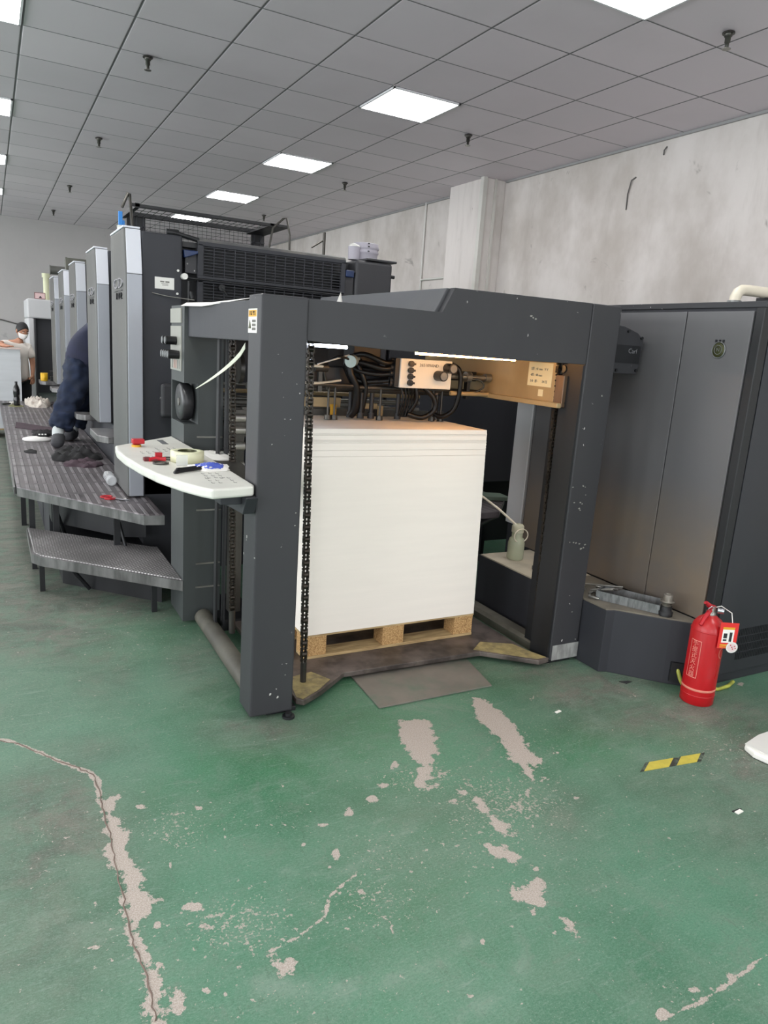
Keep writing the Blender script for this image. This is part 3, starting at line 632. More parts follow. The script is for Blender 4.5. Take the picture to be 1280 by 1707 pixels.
for q in range(5): B_(0.8275,0.829,3.72+q*0.04,3.725+q*0.04,1.335,1.378).build('panel_mark', M['pink'] if q in (2,3) else M['greyink'], cp)
B_(0.828,0.835,3.70,3.935,1.56,1.63).build('upper_panel', M['panelw'], fd, bevel=0.001)
# warning label on the left post
wl = B_(0.8485,0.85,2.585,2.70-0.015,1.526,1.612).build('warning_label', M['white'], fd)
B_(0.8478,0.8485,2.59,2.68,1.584,1.607).build('label_header', M['yellow'], wl)
lettering('注意 警告', 0.017, (0.8476,2.635,1.5955), LEFT, M['blackink'], wl)
MB().prism([(2.678,1.542),(2.650,1.542),(2.664,1.572)],0.8472,0.8485,'x').build('warning_triangle', M['olive'], wl)
fp = MB()
for k in range(3):
    for q in range(4): fp.box(0.8476,0.8485,2.597+q*0.011,2.605+q*0.011,1.564-k*0.014,1.573-k*0.014)
fp.build('small_print', M['greyink'], wl)
# left and right floor rails
MB().tube([(0.925,2.72,0.045),(0.935,3.62,0.045)],0.045,14).build('floor_rail', paint('dusty rail',(78,76,68),0.6,0.1,0.25,6,dust=(118,114,102),dust_amt=0.6), fd)
MB().prism([(2.44,0),(2.54,0),(2.54,0.04),(2.52,0.055),(2.46,0.055),(2.44,0.04)],2.70,3.45,'y').build('floor_rail', bpy.data.materials['dusty rail'], fd)
MB().box(1.0,1.2,3.50,3.9,0.0,0.06).build('rail_block', M['black'], fd)
# lift chains
def chain(name_, p, q, parent, pitch=0.026):
    m = MB(); p = Vector(p); q = Vector(q); n = int((q-p).length/pitch)
    for i in range(n):
        c = p+(q-p)*((i+0.5)/n)
        if i % 2:
            m.cyl(c-Vector((0.010,0,0)), c+Vector((0.010,0,0)), 0.0125, 8)
        m.box(c.x-0.014 if i%2 else c.x-0.010, c.x-0.010 if i%2 else c.x-0.006, c.y-0.009, c.y+0.009, c.z-0.016, c.z+0.016)
        m.box(c.x+0.010 if i%2 else c.x+0.006, c.x+0.014 if i%2 else c.x+0.010, c.y-0.009, c.y+0.009, c.z-0.016, c.z+0.016)
        m.cyl(c-Vector((0.016,0,0)), c+Vector((0.016,0,0)), 0.005, 6)
    return m.build(name_, M['chain'], parent)
c1 = chain('lift_chain', (1.115,2.72,1.52), (1.146,2.72,0.14), fd); MB().cyl((1.148,2.72,0.05),(1.147,2.72,0.14),0.014,10).build('chain_anchor', M['steeld'], c1)
c2 = chain('lift_chain', (2.398,2.72,1.50), (2.428,2.70,0.14), fd); MB().cyl((2.43,2.70,0.05),(2.428,2.70,0.14),0.014,10).build('chain_anchor', M['steeld'], c2)
c3 = chain('lift_chain', (0.965,3.28,1.50), (0.99,3.28,0.2), fd); MB().cyl((0.992,3.28,0.08),(0.99,3.28,0.2),0.016,10).build('chain_anchor', M['steeld'], c3)
MB().box(0.945,0.955,3.42,3.46,0.06,1.5).box(0.985,0.995,3.42,3.46,0.06,1.5).build('guide_rail', M['black'], fd)
MB().box(2.406,2.4175,2.566,2.70,0.02,1.488).box(2.45,2.475,2.69,2.80,0.02,1.47).build('channel', M['black'], fd)
for z in (0.2,0.33,0.62,0.9,1.0): B_(0.90,1.03,3.645,3.65,z,z+0.008).build('bracket', M['steel'], fd)
# right side plate, the lamp's warm light put into its beige
MB().box(2.385,2.41,2.72,3.94,1.30,1.51).build('side_plate', M['beige'], fd, bevel=0.002)
MB().box(2.36,2.386,2.66,3.94,1.281,1.305).build('side_plate_flange', M['beige'], fd, bevel=0.003)
e_ = MB().box(2.385,2.478,2.66,2.72,1.285,1.435).build('end_bracket', M['brown'], fd, bevel=0.003)
for x, z, r in ((2.455,1.41,0.012),(2.41,1.305,0.007),(2.462,1.303,0.007)): MB().cyl((x,2.6585,z),(x,2.662,z),r,12).build('bolt_hole', M['black'], e_)
MB().box(2.40,2.47,2.70,2.78,1.44,1.49).cyl((2.40,2.69,1.465),(2.47,2.69,1.465),0.018,10).build('sprocket_bracket', M['steeld'], fd)
ns = B_(2.3835,2.385,2.745,2.925,1.372,1.487).build('note_sheet', plain('note paper',(226,214,176),0.8), fd)
for k, tx in enumerate(('2厚 : 41 mm   V V','4厚 : 48 mm','2·8 · 厚 ·      24 日')): lettering(tx, 0.017, (2.383,2.905,1.455-k*0.03), LEFT, M['greyink'], ns, align='LEFT')
B_(2.3835,2.385,2.80,2.835,1.325,1.358).build('small_note', bpy.data.materials['note paper'], fd)
# ---- suction head over the stack
hd = MB().box(1.80,2.105,3.20,3.275,1.317,1.462).build('control_box', M['white'], fd, bevel=0.003)
hd['label'] = 'white control box with black knobs on the suction head'
for z in (1.437,1.405,1.374,1.343):
    MB().cyl((1.856,3.2,z),(1.856,3.185,z),0.015,16).box(1.838,1.874,3.176,3.188,z-0.005,z+0.005).build('knob', M['knob'], hd)
for x, z in ((2.075,1.425),(2.02,1.385)):
    k = MB().cyl((x,3.2,z),(x,3.14,z),0.026,20).build('dial', M['knob'], hd); MB().cyl((x,3.14,z),(x,3.137,z),0.02,16).build('dial_cap', M['knobface'], k)
lettering('265109AND', 0.022, (1.965,3.1985,1.433), FRONT, M['greyink'], hd)
B_(1.775,1.80,3.21,3.27,1.32,1.46).build('connector_strip', M['black'], fd)
def hose(pts, r=0.012, mt='hosek', n=8, name_='hose'):
    # smooth the polyline
    P = [Vector(p) for p in pts]; out = []
    for i in range(len(P)-1):
        a = P[max(i-1,0)]; b_ = P[i]; c_ = P[i+1]; d = P[min(i+2,len(P)-1)]
        for s in range(6):
            t = s/6
            out.append(0.5*((2*b_)+(c_-a)*t+(2*a-5*b_+4*c_-d)*t*t+(3*b_-a-3*c_+d)*t*t*t))
    out.append(P[-1])
    return MB().tube(out, r, n).build(name_, M[mt], fd)
for k, z in enumerate((1.445,1.415,1.385,1.35,1.335)):
    hose([(1.78,3.24,z),(1.72,3.22+0.02*k,z-0.01),(1.62,3.26+0.02*k,z+0.012*(2-k)),(1.56,3.34,1.44-0.01*k)], 0.013)
    MB().cyl((1.76,3.24,z),(1.795,3.24,z),0.017,10).build('hose_fitting', M['black'], fd)
hose([(1.57,3.30,1.46),(1.56,3.28,1.38),(1.60,3.28,1.30),(1.61,3.30,1.20),(1.60,3.33,1.16)],0.019)
hose([(1.60,3.32,1.44),(1.63,3.30,1.38),(1.66,3.30,1.30),(1.655,3.32,1.18)],0.015)
hose([(1.66,3.36,1.44),(1.60,3.36,1.36),(1.70,3.33,1.33),(1.80,3.26,1.335)],0.012)
hose([(2.095,3.22,1.45),(2.15,3.20,1.42),(2.165,3.20,1.33),(2.155,3.22,1.22),(2.11,3.26,1.17),(2.08,3.3,1.18)],0.013)
hose([(1.97,3.24,1.32),(2.02,3.22,1.27),(2.03,3.22,1.21),(1.97,3.24,1.165),(1.89,3.26,1.18)],0.014)
hose([(1.92,3.24,1.32),(1.93,3.24,1.25),(1.90,3.27,1.18)],0.010)
for k in range(5): hose([(1.84+k*0.02,3.25,1.32),(1.85+k*0.022,3.24+0.01*k,1.25),(1.845+k*0.02,3.27,1.17)],0.006,'hosek')
hose([(1.45,3.28,1.43),(1.49,3.26,1.45),(1.55,3.27,1.44)],0.006)
hose([(1.22,3.2,1.38),(1.30,3.22,1.40),(1.40,3.25,1.40)],0.007,'pvc'); hose([(1.20,3.22,1.335),(1.35,3.24,1.32),(1.52,3.3,1.335)],0.006,'pvc')
MB().cyl((1.36,3.22,1.41),(1.55,3.28,1.46),0.004,6).build('rod', M['white'], fd)
MB().cyl((1.55,3.26,1.43),(1.60,3.32,1.44),0.03,14).build('valve_cap', paint('pale valve',(170,182,180),0.3,0.4), fd)
MB().cyl((1.36,3.26,1.395),(1.43,3.27,1.395),0.022,12).box(1.385,1.405,3.26,3.28,1.28,1.40).build('roller_arm', M['steeld'], fd)
MB().cyl((1.41,3.27,1.39),(1.44,3.28,1.29),0.009,8).build('lever', M['steeld'], fd)
MB().cyl((1.08,3.30,1.305),(2.36,3.30,1.305),0.012,10).cyl((1.08,3.42,1.285),(2.36,3.42,1.285),0.016,10).cyl((1.28,3.26,1.315),(1.60,3.28,1.312),0.010,8).build('cross_bar', M['steeld'], fd)
MB().box(1.30,2.14,3.34,3.46,1.29,1.40).build('head_housing', M['black'], fd, bevel=0.006)
MB().box(1.62,1.78,3.38,3.50,1.40,1.56).build('hanger', M['black'], fd, bevel=0.006)
MB().box(2.16,2.36,3.34,3.4,1.36,1.41).build('hanger_bar', M['black'], fd)
for x in (1.455,1.49,1.745,2.115,2.06):
    s_ = MB().cyl((x,3.29,1.30),(x,3.29,1.165),0.006,8).cyl((x,3.29,1.165),(x,3.29,1.143),0.016,12,0.018).build('sucker_arm', M['steeld'], fd)
for x, y in ((1.60,3.34),(1.64,3.30),(1.70,3.3),(2.09,3.3),(1.85,3.29)):
    MB().cyl((x,y,1.28),(x,y,1.18),0.012,8).cyl((x,y,1.18),(x,y,1.150),0.018,12).build('sucker', M['black'], fd)
MB().tube([(2.10+0.006*math.sin(i*1.6),3.32,1.30-0.006*i) for i in range(26)],0.011,6).build('spring', M['brown'], fd)
MB().cyl((2.12,3.24,1.385),(2.383,3.24,1.385),0.013,12).cyl((2.22,3.24,1.385),(2.25,3.24,1.385),0.028,16).cyl((2.345,3.24,1.385),(2.38,3.24,1.385),0.022,14).build('shaft', M['steel'], fd)
MB().box(2.225,2.245,3.225,3.255,1.27,1.38).build('arm', M['black'], fd)
hose([(2.25,3.23,1.375),(2.30,3.21,1.37),(2.32,3.21,1.335),(2.26,3.22,1.30)],0.005,'steeld')
MB().cyl((2.12,3.22,1.298),(2.37,3.22,1.298),0.012,10).build('round_bar', M['beige'], fd)
# pile stops and feed table edge behind the stack
MB().box(1.16,1.62,3.50,3.53,1.185,1.235).box(1.72,1.84,3.50,3.53,1.18,1.21).build('pile_stop', M['beige'], fd, bevel=0.002)
for x, mt in ((1.17,'yellow'),(1.31,'beige'),(1.56,'yellow'),(1.71,'yellow'),(1.84,'beige')):
    B_(x,x+0.03,3.485,3.50,1.145,1.20).build('stop_block', M[mt], fd, bevel=0.002)
MB().box(1.10,2.3,3.545,3.57,1.02,1.17).build('rear_edge', M['steeld'], fd)
MB().box(1.05,2.35,3.72,4.5,1.10,1.125).build('feed_table', M['steel'], fd)
for z, h, mt in ((1.262,0.012,'steel'),(1.225,0.018,'beige'),(1.185,0.022,'steel'),(1.145,0.02,'steel'),(1.05,0.022,'steeld')):
    MB().cyl((1.035,3.9,z),(2.34,3.9,z),h/1.6,10).build('cross_bar', M[mt], fd)
MB().cyl((1.07,3.55,1.36),(1.09,3.55,1.36),0.075,24).build('pulley', M['steeld'], fd)
MB().box(1.04,1.10,3.5,3.56,0.10,1.16).build('guide_rail', M['steeld'], fd)
for z in (0.88,0.98,1.06,1.12): MB().cyl((1.03,3.5,z),(1.10,3.5,z),0.022,10).build('adjuster', M['steel'], fd)
# curved strap hanging across the opening at the left
sp_ = []
for i in range(13):
    t = i/12
    sp_.append((0.93-0.05*t, 2.98+0.62*t, 1.475-0.225*(t**0.75), 0.011*(1-t)+0.0015))
m = MB(); n0 = []
for (x,y,z,h) in sp_: n0 += [(x,y,z+h),(x,y,z-h),(x+0.002,y,z-h),(x+0.002,y,z+h)]
m.add(n0, [(4*i+a,4*i+b_,4*i+4+b_,4*i+4+a) for i in range(12) for a,b_ in ((0,1),(1,2),(2,3),(3,0))]+[(0,1,2,3),(48,49,50,51)])
m.build('strap', plain('pale strap',(206,210,190),0.5), fd)
# motor box on the outer side of the right post
mb_ = MB().prism([(2.60,1.46),(2.90,1.46),(2.915,1.63),(2.87,1.662),(2.77,1.69),(2.60,1.695)],2.70,2.95,'y').build('gearbox_cover', M['dark'], fd, bevel=0.003)
B_(2.62,2.895,2.694,2.70,1.515,1.60).build('cover_inset', M['black'], mb_)
for x, z in ((2.80,1.668),(2.895,1.64),(2.75,1.475),(2.885,1.48)): MB().cyl((x,2.692,z),(x,2.70,z),0.008,10).build('screw', M['black'], mb_)
lettering('Carf', 0.034, (2.84,2.693,1.572), FRONT, M['badge'], mb_)
MB().box(2.58,2.63,2.69,2.72,1.64,1.70).build('torn_paper', M['paper'], mb_)

# console shelf
oc = [(0.488,3.62),(0.481,3.42),(0.486,3.237),(0.509,3.018),(0.542,2.821),(0.595,2.64),(0.669,2.492),(0.862,2.53),(0.85,2.60),(0.848,3.30),(0.833,3.909),(0.80,3.90)]
oc = [(0.495,3.56),(0.482,3.42),(0.486,3.237),(0.509,3.018),(0.542,2.821),(0.595,2.64),(0.640,2.54),(0.672,2.492),(0.834,2.523),(0.846,2.56),(0.846,3.30),(0.830,3.909)]
cs = MB().prism(oc, 0.937, 0.975).build('control_console', M['console'], fd, bevel=0.009, seg=3)
cs['label'] = 'off white curved control shelf'
MB().prism([(2.50,0.935),(3.5,0.935),(3.1,0.83),(2.545,0.865)],0.80,0.846,'x').build('console_bracket', M['dark2'], fd, bevel=0.003)
MB().box(0.72,0.80,2.56,3.3,0.90,0.937).build('console_underside', M['dark2'], fd, bevel=0.003)
random.seed(3)
kp = MB()
for bx, by, nx_, ny_ in ((0.66,3.28,4,5),(0.575,3.22,3,4),(0.70,2.60,4,3),(0.71,2.70,3,3)):
    for a in range(nx_):
        for c_ in range(ny_):
            if random.random() < 0.25: continue
            x = bx+a*0.028; y = by+c_*0.045
            kp.box(x,x+0.010,y,y+0.003,0.9752,0.9760).box(x,x+0.002,y,y+0.02,0.9752,0.9760)
kp.build('key_symbols', M['greyink'], cs)
B_(0.72,0.75,3.60,3.74,0.9752,0.9762).build('display', M['knobface'], cs)
es = MB().cyl((0.585,3.52,0.975),(0.585,3.52,0.985),0.022,16).build('stop_button_base', M['yellow'], cs)
sb = MB().box(0.57,0.60,3.515,3.53,0.975,0.99).box(0.565,0.62,3.50,3.545,0.99,1.012).build('stop_button', M['redp'], cs, bevel=0.004)
# inner sill behind the console
sill = MB().prism([(0.853,2.70),(0.99,2.72),(1.0,3.15),(1.03,3.55),(1.03,3.645),(0.853,3.645)],0.92,0.94).build('inner_shelf', M['steeld'], fd, bevel=0.002)
fd_rag = MB()
random.seed(11)
def blob_sheet(x0,x1,y0,y1,z,amp,nx_=14,ny_=10,seed=1,mask=True):
    random.seed(seed); m = MB(); ph = [random.uniform(0,6) for _ in range(8)]
    vs = []
    for j in range(ny_+1):
        for i in range(nx_+1):
            u = i/nx_*2-1; v = j/ny_*2-1; r = math.hypot(u,v)+0.12*math.sin(3*math.atan2(v,u)+ph[0])+0.1*math.sin(5*math.atan2(v,u)+ph[1])
            h = max(0.0, 1-r*r*0.95)
            zz = z+0.002+amp*h**0.6*(0.55+0.25*math.sin(5*u+ph[2])*math.cos(4*v+ph[3])+0.2*math.sin(9*u+7*v+ph[4])+0.12*math.sin(15*v-11*u+ph[5]))
            k = 1.0 if r <= 1 else 1.0/max(r,1)
            vs.append((x0+(x1-x0)*(u*k+1)/2, y0+(y1-y0)*(v*k+1)/2, max(zz,z+0.002)))
    w_ = nx_+1; fs = [(j*w_+i,j*w_+i+1,(j+1)*w_+i+1,(j+1)*w_+i) for j in range(ny_) for i in range(nx_)]
    m.add(vs, fs, True); n1_ = len(vs)
    base = [(a,b_,z+0.0005) for a,b_,_ in vs]
    m.add(base, [tuple(reversed(f)) for f in fs])
    rim = [i for i in range(nx_)]+[i*w_+nx_ for i in range(ny_)]+[ny_*w_+i for i in range(nx_,0,-1)]+[j*w_ for j in range(ny_,0,-1)]
    allv = vs+base
    m.add(allv, [(rim[i],rim[(i+1)%len(rim)],n1_+rim[(i+1)%len(rim)],n1_+rim[i]) for i in range(len(rim))])
    return m
tag(blob_sheet(0.87,1.01,3.30,3.60,0.94,0.02,seed=5).build('paper_scrap', M['paper']), 'crumpled white paper scrap on the grey sill behind the console', 'paper')
# ------------------------------------------------------------------ pile board, pallet, paper
pbm = MB().prism([(1.063,2.585),(1.09,2.561),(1.19,2.617),(1.357,2.744),(2.107,2.728),(2.33,2.535),(2.40,2.545),(2.36,2.66),(2.36,3.75),(1.063,3.75)],0.022,0.046)
pbt = thing('pile_board', (1.7,3.1,0), 'dark worn metal lifting plate under the pallet, tips bent forward to both posts', 'lifting plate')
pbm.build('plate', M['pile'], pbt, bevel=0.003)
MB().prism([(1.07,2.60),(1.09,2.575),(1.18,2.625),(1.27,2.70),(1.22,2.80),(1.10,2.78)],0.046,0.048).build('left_tip', M['pileyel'], pbt)
MB().prism([(2.09,2.76),(2.33,2.555),(2.39,2.555),(2.35,2.66),(2.33,2.75),(2.18,2.83)],0.046,0.048).build('right_tip', M['pileyel'], pbt)
MB().box(1.2,2.2,2.95,3.7,0.0,0.022).build('underframe', M['black'], pbt)
PX0,PX1,PY0,PY1 = 1.235,2.195,2.93,3.50
pa = thing('pallet', (1.715,3.2,0.046), 'chipboard block pallet under the tall white paper stack', 'pallet')
for x0, x1 in ((PX0,PX0+0.115),(1.655,1.775),(PX1-0.115,PX1)):
    for y in (PY0,PY0+0.24,PY1-0.10): B_(x0,x1,y+0.004,y+0.10,0.060,0.156).build('block', M['chip'], pa, bevel=0.002)
for y in (PY0,PY0+0.24,PY1-0.10): B_(PX0,PX1,y,y+0.10,0.0465,0.060).build('bottom_board', M['wood'], pa, bevel=0.001)
MB().box(PX0-0.003,PX1+0.003,PY0+0.002,PY1,0.156,0.166).build('top_board', M['wood'], pa, bevel=0.001)
random.seed(21)
def sheet_stack(x0,x1,y0,y1,z0,z1,n,jit,topj):
    m = MB(); z = z0; dz = (z1-z0)/n
    for i in range(n):
        t = i/n; j = topj if t > 0.89 else jit
        a, b_ = random.uniform(-j,j), random.uniform(-j*0.4,j*0.4)
        lean = -0.028*t
        m.box(x0+a+lean, x1+a+lean, y0+b_, y1+b_, z+ (0.0010 if (t>0.86 and random.random()<0.2) else 0.0), z+dz)
        z += dz
    return m
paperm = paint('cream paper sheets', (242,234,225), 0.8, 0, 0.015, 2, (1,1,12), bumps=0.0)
tag(sheet_stack(PX0,PX1,PY0,PY1,0.1665,1.14,170,0.0003,0.0016).build('paper_stack', paperm), 'tall square stack of white printing sheets on a pallet inside the feeder', 'paper stack')

# ------------------------------------------------------------------ printing units
UY = [4.57,5.93,7.40,8.65,9.95]
UL = ['printing unit nearest the feeder with a slotted guard across its dark front',
      'second printing unit from the feeder, silver tower beside the bent worker',
      'third printing unit from the feeder, silver tower just beyond the bent worker',
      'fourth printing unit from the feeder, dark ink box on its top',
      'fifth and farthest printing unit, next to the light grey cabinet']
DEP = 0.56
for k, y0 in enumerate(UY):
    t = thing('printing_unit', (1.6,y0+0.4,0), UL[k], 'printing press unit', 'printing units of the press')
    zb = 0.505 if k == 0 else 0.80
    zt = 2.085
    y1 = y0+DEP
    MB().prism([(y0,zb),(y0,1.83),(y0+0.045,zt),(y1,zt),(y1,zb)],0.705,0.80,'x').build('tower_cover', M['silver'], t, bevel=0.012, seg=3)
    MB().prism([(y0-0.004,zb+0.005),(y0-0.004,1.828),(y0+0.01,1.828),(y0+0.01,zb+0.005)],0.716,0.80,'x').build('front_strip', M['silver2'], t, bevel=0.003)
    MB().prism([(y0-0.004,1.831),(y0+0.041,zt-0.004),(y0+0.055,zt-0.004),(y0+0.01,1.831)],0.716,0.80,'x').build('upper_strip', M['silver_lit'], t, bevel=0.003)
    MB().box(0.703,0.80,y0+0.05,y1,zt,zt+0.012).build('cap_strip', M['silver_lit'], t, bevel=0.004)
    MB().box(0.7005,0.705,y0+0.10,y0+0.40,1.735,1.739).build('badge_bar', M['badged'], t)
    lettering('CD', 0.085, (0.7025,y0+0.24,1.778), LEFT, M['badge'], t, ext=0.005, sx=3.0)
    lettering('102', 0.055, (0.7025,y0+0.22,1.705), LEFT, M['badged'], t, ext=0.005, sx=3.0)
    # bodies
    MB().box(0.801,1.04,y0+0.03,y1,zb if k else 0.50,zt-0.008).build('side_cover', M['dark2'], t, bevel=0.012, seg=3)
    MB().box(2.19,2.47,y0+0.03,y1,0.50,zt-0.012).build('side_cover', M['dark'], t, bevel=0.02, seg=3)
    MB().box(1.04,2.19,y0+0.14,y1,0.50,2.055).build('cylinder_housing', M['black'], t)
    MB().box(0.80,2.47,y0+0.03 if k==0 else y0-0.005,UY[k+1]-0.01 if k<4 else y1+0.3,0.0,0.80 if k else 0.795).box(0.30,0.80,max(y0+0.03,5.25),(UY[k+1] if k<4 else y1+0.3)-0.03,0.0,0.45).build('base', M['dark2'], t)  # low side box added to darken the space under the walkway
    if k == 0:
        # slotted guard
        gx0, gx1 = 1.13, 2.115; gy = y0+0.03
        g = MB()
        g.box(gx0,1.165,gy,gy+0.03,1.86,2.045).box(2.085,gx1,gy,gy+0.03,1.86,2.045).box(gx0,gx1,gy,gy+0.03,2.035,2.06).box(gx0,gx1,gy,gy+0.03,1.845,1.862)
        gg = g.build('guard', M['dark2'], t, bevel=0.003)
        MB().cyl((gx0,gy+0.03,2.055),(gx1,gy+0.03,2.055),0.024,16).build('guard_top_roll', paint('dusty roll',(84,84,84),0.5,0.1,0.15,8,dust=(130,126,118),dust_amt=0.8), t)
        s_ = MB()
        for i in range(10):
            z = 1.868+i*0.0178; s_.box(1.165,2.085,gy+0.006,gy+0.020,z,z+0.0045)
        for i in range(15):
            x = 1.165+i*0.92/14; s_.box(x-0.0025,x+0.0025,gy+0.004,gy+0.022,1.86,2.04)
        s_.build('guard_slats', M['dark2'], gg)
        g2 = MB().box(gx0,1.165,gy,gy+0.03,1.55,1.835).box(2.085,gx1,gy,gy+0.03,1.55,1.835).box(gx0,gx1,gy,gy+0.03,1.822,1.84).box(gx0,gx1,gy,gy+0.03,1.53,1.55).build('guard', M['dark2'], t, bevel=0.003)
        s_ = MB()
        for i in range(15):
            z = 1.56+i*0.0178; s_.box(1.165,2.085,gy+0.006,gy+0.020,z,z+0.0045)
        for i in range(15):
            x = 1.165+i*0.92/14; s_.box(x-0.0025,x+0.0025,gy+0.004,gy+0.022,1.55,1.83)
        s_.build('guard_slats', M['dark2'], g2)
        MB().cyl((1.06,y0,1.838),(2.2,y0,1.830),0.006,8).build('guard_rod', M['black'], t)
        MB().cyl((1.045,y0-0.01,1.845),(1.045,y0+0.03,1.845),0.018,16).build('gauge', M['white'], t)
        MB().box(1.06,1.13,y0+0.05,y0+0.10,1.87,1.985).build('link_plate', M['dark'], t, bevel=0.003)
        MB().box(2.118,2.186,y0+0.05,y0+0.10,1.70,1.96).build('link_plate', M['dark'], t, bevel=0.003)
        MB().prism([(1.045,2.0),(1.13,2.0),(1.13,1.985),(1.07,1.96),(1.05,1.955)],y0+0.02,y0+0.08,'y').build('hinge_cap', M['dblue'], t, bevel=0.004)
        MB().box(2.118,2.18,y0+0.03,y0+0.09,1.955,2.00).build('hinge_cap', M['dblue'], t, bevel=0.006)
        MB().box(1.045,1.13,y0+0.06,y0+0.3,2.02,2.05).cyl((1.0,y0+0.05,2.09),(1.14,y0+0.05,2.065),0.014,8).cyl((0.95,y0+0.06,2.09),(1.02,y0+0.06,2.092),0.02,8).build('hinge', M['black'], t)
        MB().cyl((1.07,y0,1.82),(1.07,y0,1.70),0.009,8).cyl((1.08,y0,1.76),(1.09,y0-0.005,1.72),0.012,8).build('latch', M['black'], t)
        MB().cyl((1.27,y0-0.01,1.80),(1.27,y0+0.02,1.80),0.02,10).cyl((1.27,y0-0.008,1.80),(1.30,y0-0.008,1.76),0.006,6).build('handle', M['black'], t)
        lb = B_(0.877,0.990,y0+0.0285,y0+0.03,1.762,1.829).build('paper_label', M['white'], t)
        MB().box(0.908,0.932,y0+0.0278,y0+0.0285,1.800,1.808).box(0.938,0.962,y0+0.0278,y0+0.0285,1.800,1.808).box(0.915,0.955,y0+0.0278,y0+0.0285,1.791,1.794).box(0.920,0.955,y0+0.0278,y0+0.0285,1.783,1.786).build('faded_print', M['greyink'], lb)
        for x, z in ((1.012,1.876),(1.008,1.742),(2.215,1.77)): MB().cyl((x,y0+0.022,z),(x,y0+0.031,z),0.007,10).build('screw', M['white'], t)
        MB().box(0.90,0.985,y0-0.03,y0+0.03,1.00,1.21).build('cover_bulge', M['dark'], t, bevel=0.02, seg=3)
        MB().tube([(0.86,y0+0.025,1.735),(0.95,y0+0.02,1.722),(1.1,y0-0.02,1.712)],0.003,6).build('wire', M['steel'], t)
        MB().box(2.27,2.50,y0+0.03,y0+0.3,2.078,2.092).build('top_flap', M['dark'], t, bevel=0.003)
        for x,z in ((2.19,1.99),(2.475,1.99)): MB().cyl((x-0.01,y0+0.05,z),(x+0.02,y0+0.05,z),0.012,8).build('peg', M['black'], t)
        MB().tube([(0.88,5.5,2.07),(0.90,5.5,2.21),(0.885,5.5,2.415),(0.875,5.5,2.42),(0.833,5.5,2.32)],0.010,8).build('bent_rod', M['steeld'], t)
        MB().tube([(1.86,5.5,2.05),(1.911,5.5,2.33),(1.99,5.5,2.405),(2.018,5.5,2.415),(2.045,5.5,2.3),(2.05,5.5,2.05)],0.008,8).build('bent_rod', M['steeld'], t)
        # mesh guard above the unit
        cg = MB()
        for x0,x1 in ((0.955,1.09),(1.93,2.04)): cg.box(x0,x1,6.08,6.10,2.057,2.385)
        cg.box(0.95,2.04,6.06,6.10,2.355,2.385).box(0.90,1.92,5.5,5.52,2.34,2.36)
        cg.box(0.92,0.95,5.5,6.1,2.335,2.365).box(1.89,2.04,5.5,6.1,2.345,2.362)
    else:
        MB().box(1.06,2.18,y0+0.03,y0+0.06,1.55,2.06).build('guard', M['dark2'], t, bevel=0.004)
mg = thing('mesh_guard', (1.5,5.8,2.05), 'black mesh safety guard standing on top of the press', 'safety guard')
cg.build('guard_frame', M['black'], mg)
w1 = MB()
for i in range(24): w1.box(1.09+i*0.0365,1.0918+i*0.0365,6.085,6.09,2.05,2.36)
for i in range(12): w1.box(1.09,1.93,6.083,6.087,2.06+i*0.0255,2.0628+i*0.0255)
w1.build('wire_mesh', M['black'], mg)
w2 = MB()
for i in range(20): w2.box(0.96+i*0.047,0.964+i*0.047,5.52,6.06,2.35,2.353)
for i in range(4): w2.box(0.95,1.92,5.6+i*0.13,5.604+i*0.13,2.35,2.353)
w2.build('top_mesh', M['black'], mg)
mgl = MB()
for x in (0.97,1.02,1.07,1.95,2.0): mgl.box(x,x+0.008,6.07,6.08,2.05,2.36)
for z in (2.12,2.2,2.28): mgl.box(0.955,1.09,6.07,6.08,z,z+0.01).box(1.93,2.04,6.07,6.08,z,z+0.01)
mgl.build('side_bars', M['dark2'], mg)
MB().box(0.96,1.06,6.10,6.5,2.057,2.08).box(1.94,2.03,6.10,6.5,2.057,2.08).build('foot', M['black'], mg)
tag(MB().cyl((3.39,8.0,2.30),(3.39,8.0,2.74),0.018,8).cyl((3.24,8.0,2.56),(3.39,8.0,2.66),0.010,8).cyl((3.39,8.0,0.0),(3.39,8.0,2.3),0.018,8).build('stand_pole', M['steeld']), 'thin rusty pole with a side brace rising behind the press against the right wall', 'pole')

# motors and pipe on the far units
tag(MB().box(0.76,1.05,8.70,9.0,2.10,2.22).prism([(8.69,2.10),(8.69,2.13),(8.72,2.225),(8.75,2.225),(8.75,2.10)],0.745,0.762,'x').build('ink_box', paint('olive grey box',(84,84,76),0.5,0.1,0.2,10)), 'dark grey box with pale end plate on top of the fourth printing unit', 'machine box')
tag(MB().cyl((0.66,9.7,2.145),(0.86,9.7,2.145),0.05,20).cyl((0.655,9.7,2.145),(0.665,9.7,2.145),0.055,20).box(0.84,0.90,9.65,9.98,2.09,2.16).build('fan_motor', paint('grey motor',(92,92,88),0.5,0.2,0.2,10)), 'grey round motor sticking out between the fourth and fifth towers', 'motor')
MB_y = MB().cyl((0.775,12.3,1.876),(0.775,12.3,2.24),0.04,14).cyl((0.775,12.3,2.20),(0.775,12.3,2.26),0.055,14)
tag(MB_y.build('cream_pipe', paint('cream pipe',(202,204,172),0.5,0,0.05,8)), 'upright cream pipe stub standing on the far light grey cabinet', 'pipe')

